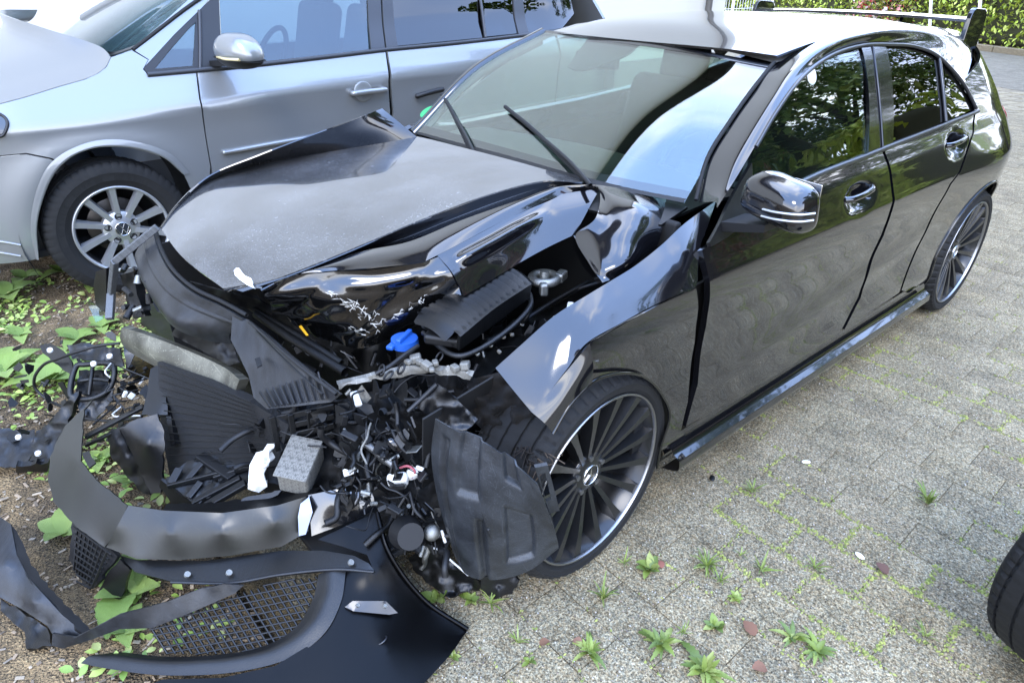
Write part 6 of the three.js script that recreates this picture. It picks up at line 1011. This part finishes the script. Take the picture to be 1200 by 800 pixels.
weed(575, 708, 'grass', 0.9, 12, 'thin grass beside the torn splash guard');
weed(606, 752, 'grass', 0.8, 10, 'little grass tuft on open paving before the splash guard');
weed(621, 775, 'round', 0.5, 6, 'tiny round leaved seedling on open paving');
weed(672, 655, 'grass', 0.5, 8, 'tiny grass sprout at the foot of the front tyre');
weed(530, 770, 'round', 0.6, 5, 'tiny weed beside the torn bumper tip');
// broad-leaved plants on the soil
const broad = [blade(0.15, 0.045, 0.07, 0.08, 0.12, 14), blade(0.12, 0.038, 0.06, 0.045, 0.1, 14), blade(0.085, 0.03, 0.05, 0.02, 0.1, 12)];
const bm2 = [[0.22, 0.32, 0.06], [0.27, 0.37, 0.08], [0.17, 0.26, 0.045]].map(([r, g, b]) => phy(new THREE.Color().setRGB(r, g, b), 0.5, { transmission: 0.2, thickness: 0, bumpMap: rep(T_grain, 2), bumpScale: 0.002 }));
function dock(px, py, s, n, label, a0 = 0, a1 = 6.28) {
  const p0 = Y(0.01, px, py), g = thing('broad_leaf_plant', label, 'plant', 'broad leaved plants on the soil'); g.position.set(p0.x, soilY(p0.x, p0.z), p0.z);
  for (let k = 0; k < n; k++) { const m = add('leaf', broad[k % 3], bm2[Math.floor(rnd() * 3)], g); m.rotation.y = lerp(a0, a1, (k + 0.5) / n) + rr(-0.3, 0.3); m.rotation.z = rr(0.05, 0.3); m.scale.setScalar(s * rr(0.75, 1.15)); m.position.y = 0.01; }
}
dock(10, 352, 1.3, 6, 'broad leaved plant with pale leaves in front of the van bumper');
dock(30, 330, 0.9, 5, 'low broad leaved plant under the van bumper');
dock(75, 322, 0.9, 6, 'broad leaved plant against the van front tyre');
dock(110, 335, 0.8, 5, 'small broad leaved plant between van tyre and lamp housing');
dock(60, 448, 1.5, 7, 'large broad leaved plant inside the loose cable loop');
dock(8, 440, 1.4, 6, 'large broad leaved plant beside the cable loop plant');
dock(90, 400, 0.9, 5, 'broad leaved plant behind the cracked bracket');
dock(120, 385, 0.8, 5, 'broad leaved plant near the crash beam end');
dock(25, 395, 0.7, 5, 'small broad leaved plant amid the ground cover');
dock(78, 632, 0.9, 4, 'broad leaf sticking out beside the grille shard');
dock(148, 700, 1.05, 5, 'bright broad leaved plant under the grey bumper fin');
dock(160, 676, 0.7, 5, 'small leafy plant below the black upper strip');
dock(152, 568, 0.55, 4, 'small broad leaf showing inside the olive bumper strip');
dock(120, 545, 0.5, 5, 'small weed in the bend of the olive bumper strip');
dock(150, 745, 0.5, 5, 'small weed between the bumper fin and lower lip');
{ // low ground cover over the soil
  const g = leaves('ground_cover', leafGeo(0.026, 0.008, 0.3, 3), leafMat(0xffffff), 9000, (q) => {
    let x, z, k = 0; do { x = rr(-2.4, 0.2); z = rr(-3.6, 0.4); k++; } while (k < 30 && (x > bx(z) - 0.05 || smooth(0.42, 0.62, fbm(N2, x * 2.2 + 60, z * 2.2 + 60, 3, 1e6, 1e6)) * (z < -0.55 ? 1 : 0.25) < rnd()));
    q.position.set(x, soilY(x, z) + rr(0.004, 0.03), z); q.rotation.set(rr(-0.5, 0.5), rr(0, 6.28), rr(-0.3, 0.7)); q.scale.setScalar(rr(0.6, 1.5));
  }, scene, [[0.25, 0.35, 0.06], [0.32, 0.40, 0.09], [0.16, 0.25, 0.045], [0.38, 0.42, 0.14]]); g.userData.kind = 'stuff'; tag(g, 'low bright green ground cover spreading over the soil', 'ground cover');
  const w = leaves('litter', rbox(0.022, 0.004, 0.008, 0.002, 1), std(0xffffff, 0.9), 6500, (q) => { let x, z; do { x = rr(-2.6, 0.4); z = rr(-3.6, 1.2); } while (x > bx(z) + 0.02); q.position.set(x, soilY(x, z) + 0.003, z); q.rotation.set(rr(-0.3, 0.3), rr(0, 6.28), rr(-0.3, 0.3)); q.scale.set(rr(0.3, 1.5), rr(.6, 1.6), rr(0.5, 1.4)); }, scene, [[0.30, 0.22, 0.14], [0.16, 0.12, 0.08], [0.36, 0.29, 0.2], [0.24, 0.2, 0.15]]); w.userData.kind = 'stuff'; tag(w, 'bark chips and dry litter strewn over the soil', 'litter');
  const mo = leaves('joint_moss', new THREE.IcosahedronGeometry(0.006, 0), std(0xffffff, 1), 16000, (q) => { // moss along the paver joints
    let x, z, k = 0; do { if (rnd() < 0.62) { x = PX0 + Math.round(rr(-8, 22)) * PW + (rnd() + rnd() + rnd() - 1.5) * 0.011; z = rr(0.75, 3.2); } else { const i = Math.floor(rr(-8, 22)); z = PZ0 + (Math.round(rr(2, 14)) + (i & 1 ? 0.5 : 0)) * PL + (rnd() + rnd() + rnd() - 1.5) * 0.011; x = PX0 + (i + rnd()) * PW; } k++; } while (k < 40 && smooth(0.40, 0.66, fbm(N3, x * 1.7 + 20, z * 1.7 + 20, 3, 1e6, 1e6)) * (smooth(-0.2, 0.4, x) * (1 - smooth(1.6, 3, x)) * 0.9 + 0.1) < rnd());
    q.position.set(x, rr(-0.003, 0.0008), z); q.rotation.set(rr(0, 3), rr(0, 3), rr(0, 3)); q.scale.set(rr(.3, 1.2), rr(.3, .7), rr(.3, 1.2)); }, scene, [[0.24, 0.26, 0.07], [0.30, 0.31, 0.09], [0.17, 0.20, 0.05], [0.24, 0.20, 0.12]]); mo.userData.kind = 'stuff'; tag(mo, 'yellow green moss growing along the paving joints', 'moss');
  const gr = leaves('grit', new THREE.IcosahedronGeometry(0.0035, 0), std(0xffffff, 0.9), 9000, (q) => { const r = rnd(); q.position.set(-0.8 + 4.5 * r * r + rr(-.1, .1), 0.0015, rr(0.5, 2.8)); q.rotation.set(rr(0, 3), rr(0, 3), rr(0, 3)); q.scale.setScalar(rr(0.25, 0.8)); }, scene, [[0.36, 0.33, 0.29], [0.46, 0.43, 0.38], [0.12, 0.10, 0.09], [0.26, 0.2, 0.15]]); gr.userData.kind = 'stuff'; tag(gr, 'fine grit scattered over the paving', 'grit');
}
for (const [px, py, c, s, lab] of [[885, 745, 0x6b4a36, 1, 'curled brown dead leaf beside the oval leaf sprig'], [1040, 673, 0x5a4036, 0.9, 'dark brown dead leaf on a mossy joint'], [898, 783, 0x775440, 0.9, 'brown dead leaf below the large dandelion rosette'], [672, 750, 0x8f6a55, 0.6, 'small reddish dead leaf by the toothed leaf weed'], [776, 666, 0x7a4a3c, 0.5, 'reddish dead leaf against the bushy round leaved weed'], [632, 755, 0x70503c, 0.6, 'small brown dead leaf on open paving']]) { const g = add('dead_leaf', blade(0.045 * s, 0.018 * s, 0.018, 0.01, 0.3), std(c, 0.8)); g.position.copy(Y(0.003, px, py)); g.rotation.y = rr(0, 6); tag(g, lab, 'leaf'); }
for (const [px, py, c, lab] of [[945, 541, 0xf2f2f2, 'white plastic flake lying on the paving beside the sill'], [835, 560, 0x0c0c0c, 'tiny black plastic crumb on the paving beside the wheel'], [1008, 651, 0xf4f4f0, 'white pebble lying on a mossy joint']]) { const g = add('chip', new THREE.IcosahedronGeometry(0.012, 1).scale(1.4, 0.35, 0.8), std(c, 0.5)); g.position.copy(Y(0.004, px, py)); g.rotation.y = rr(0, 3); tag(g, lab, 'chip'); }

renderer.render(scene, camera);
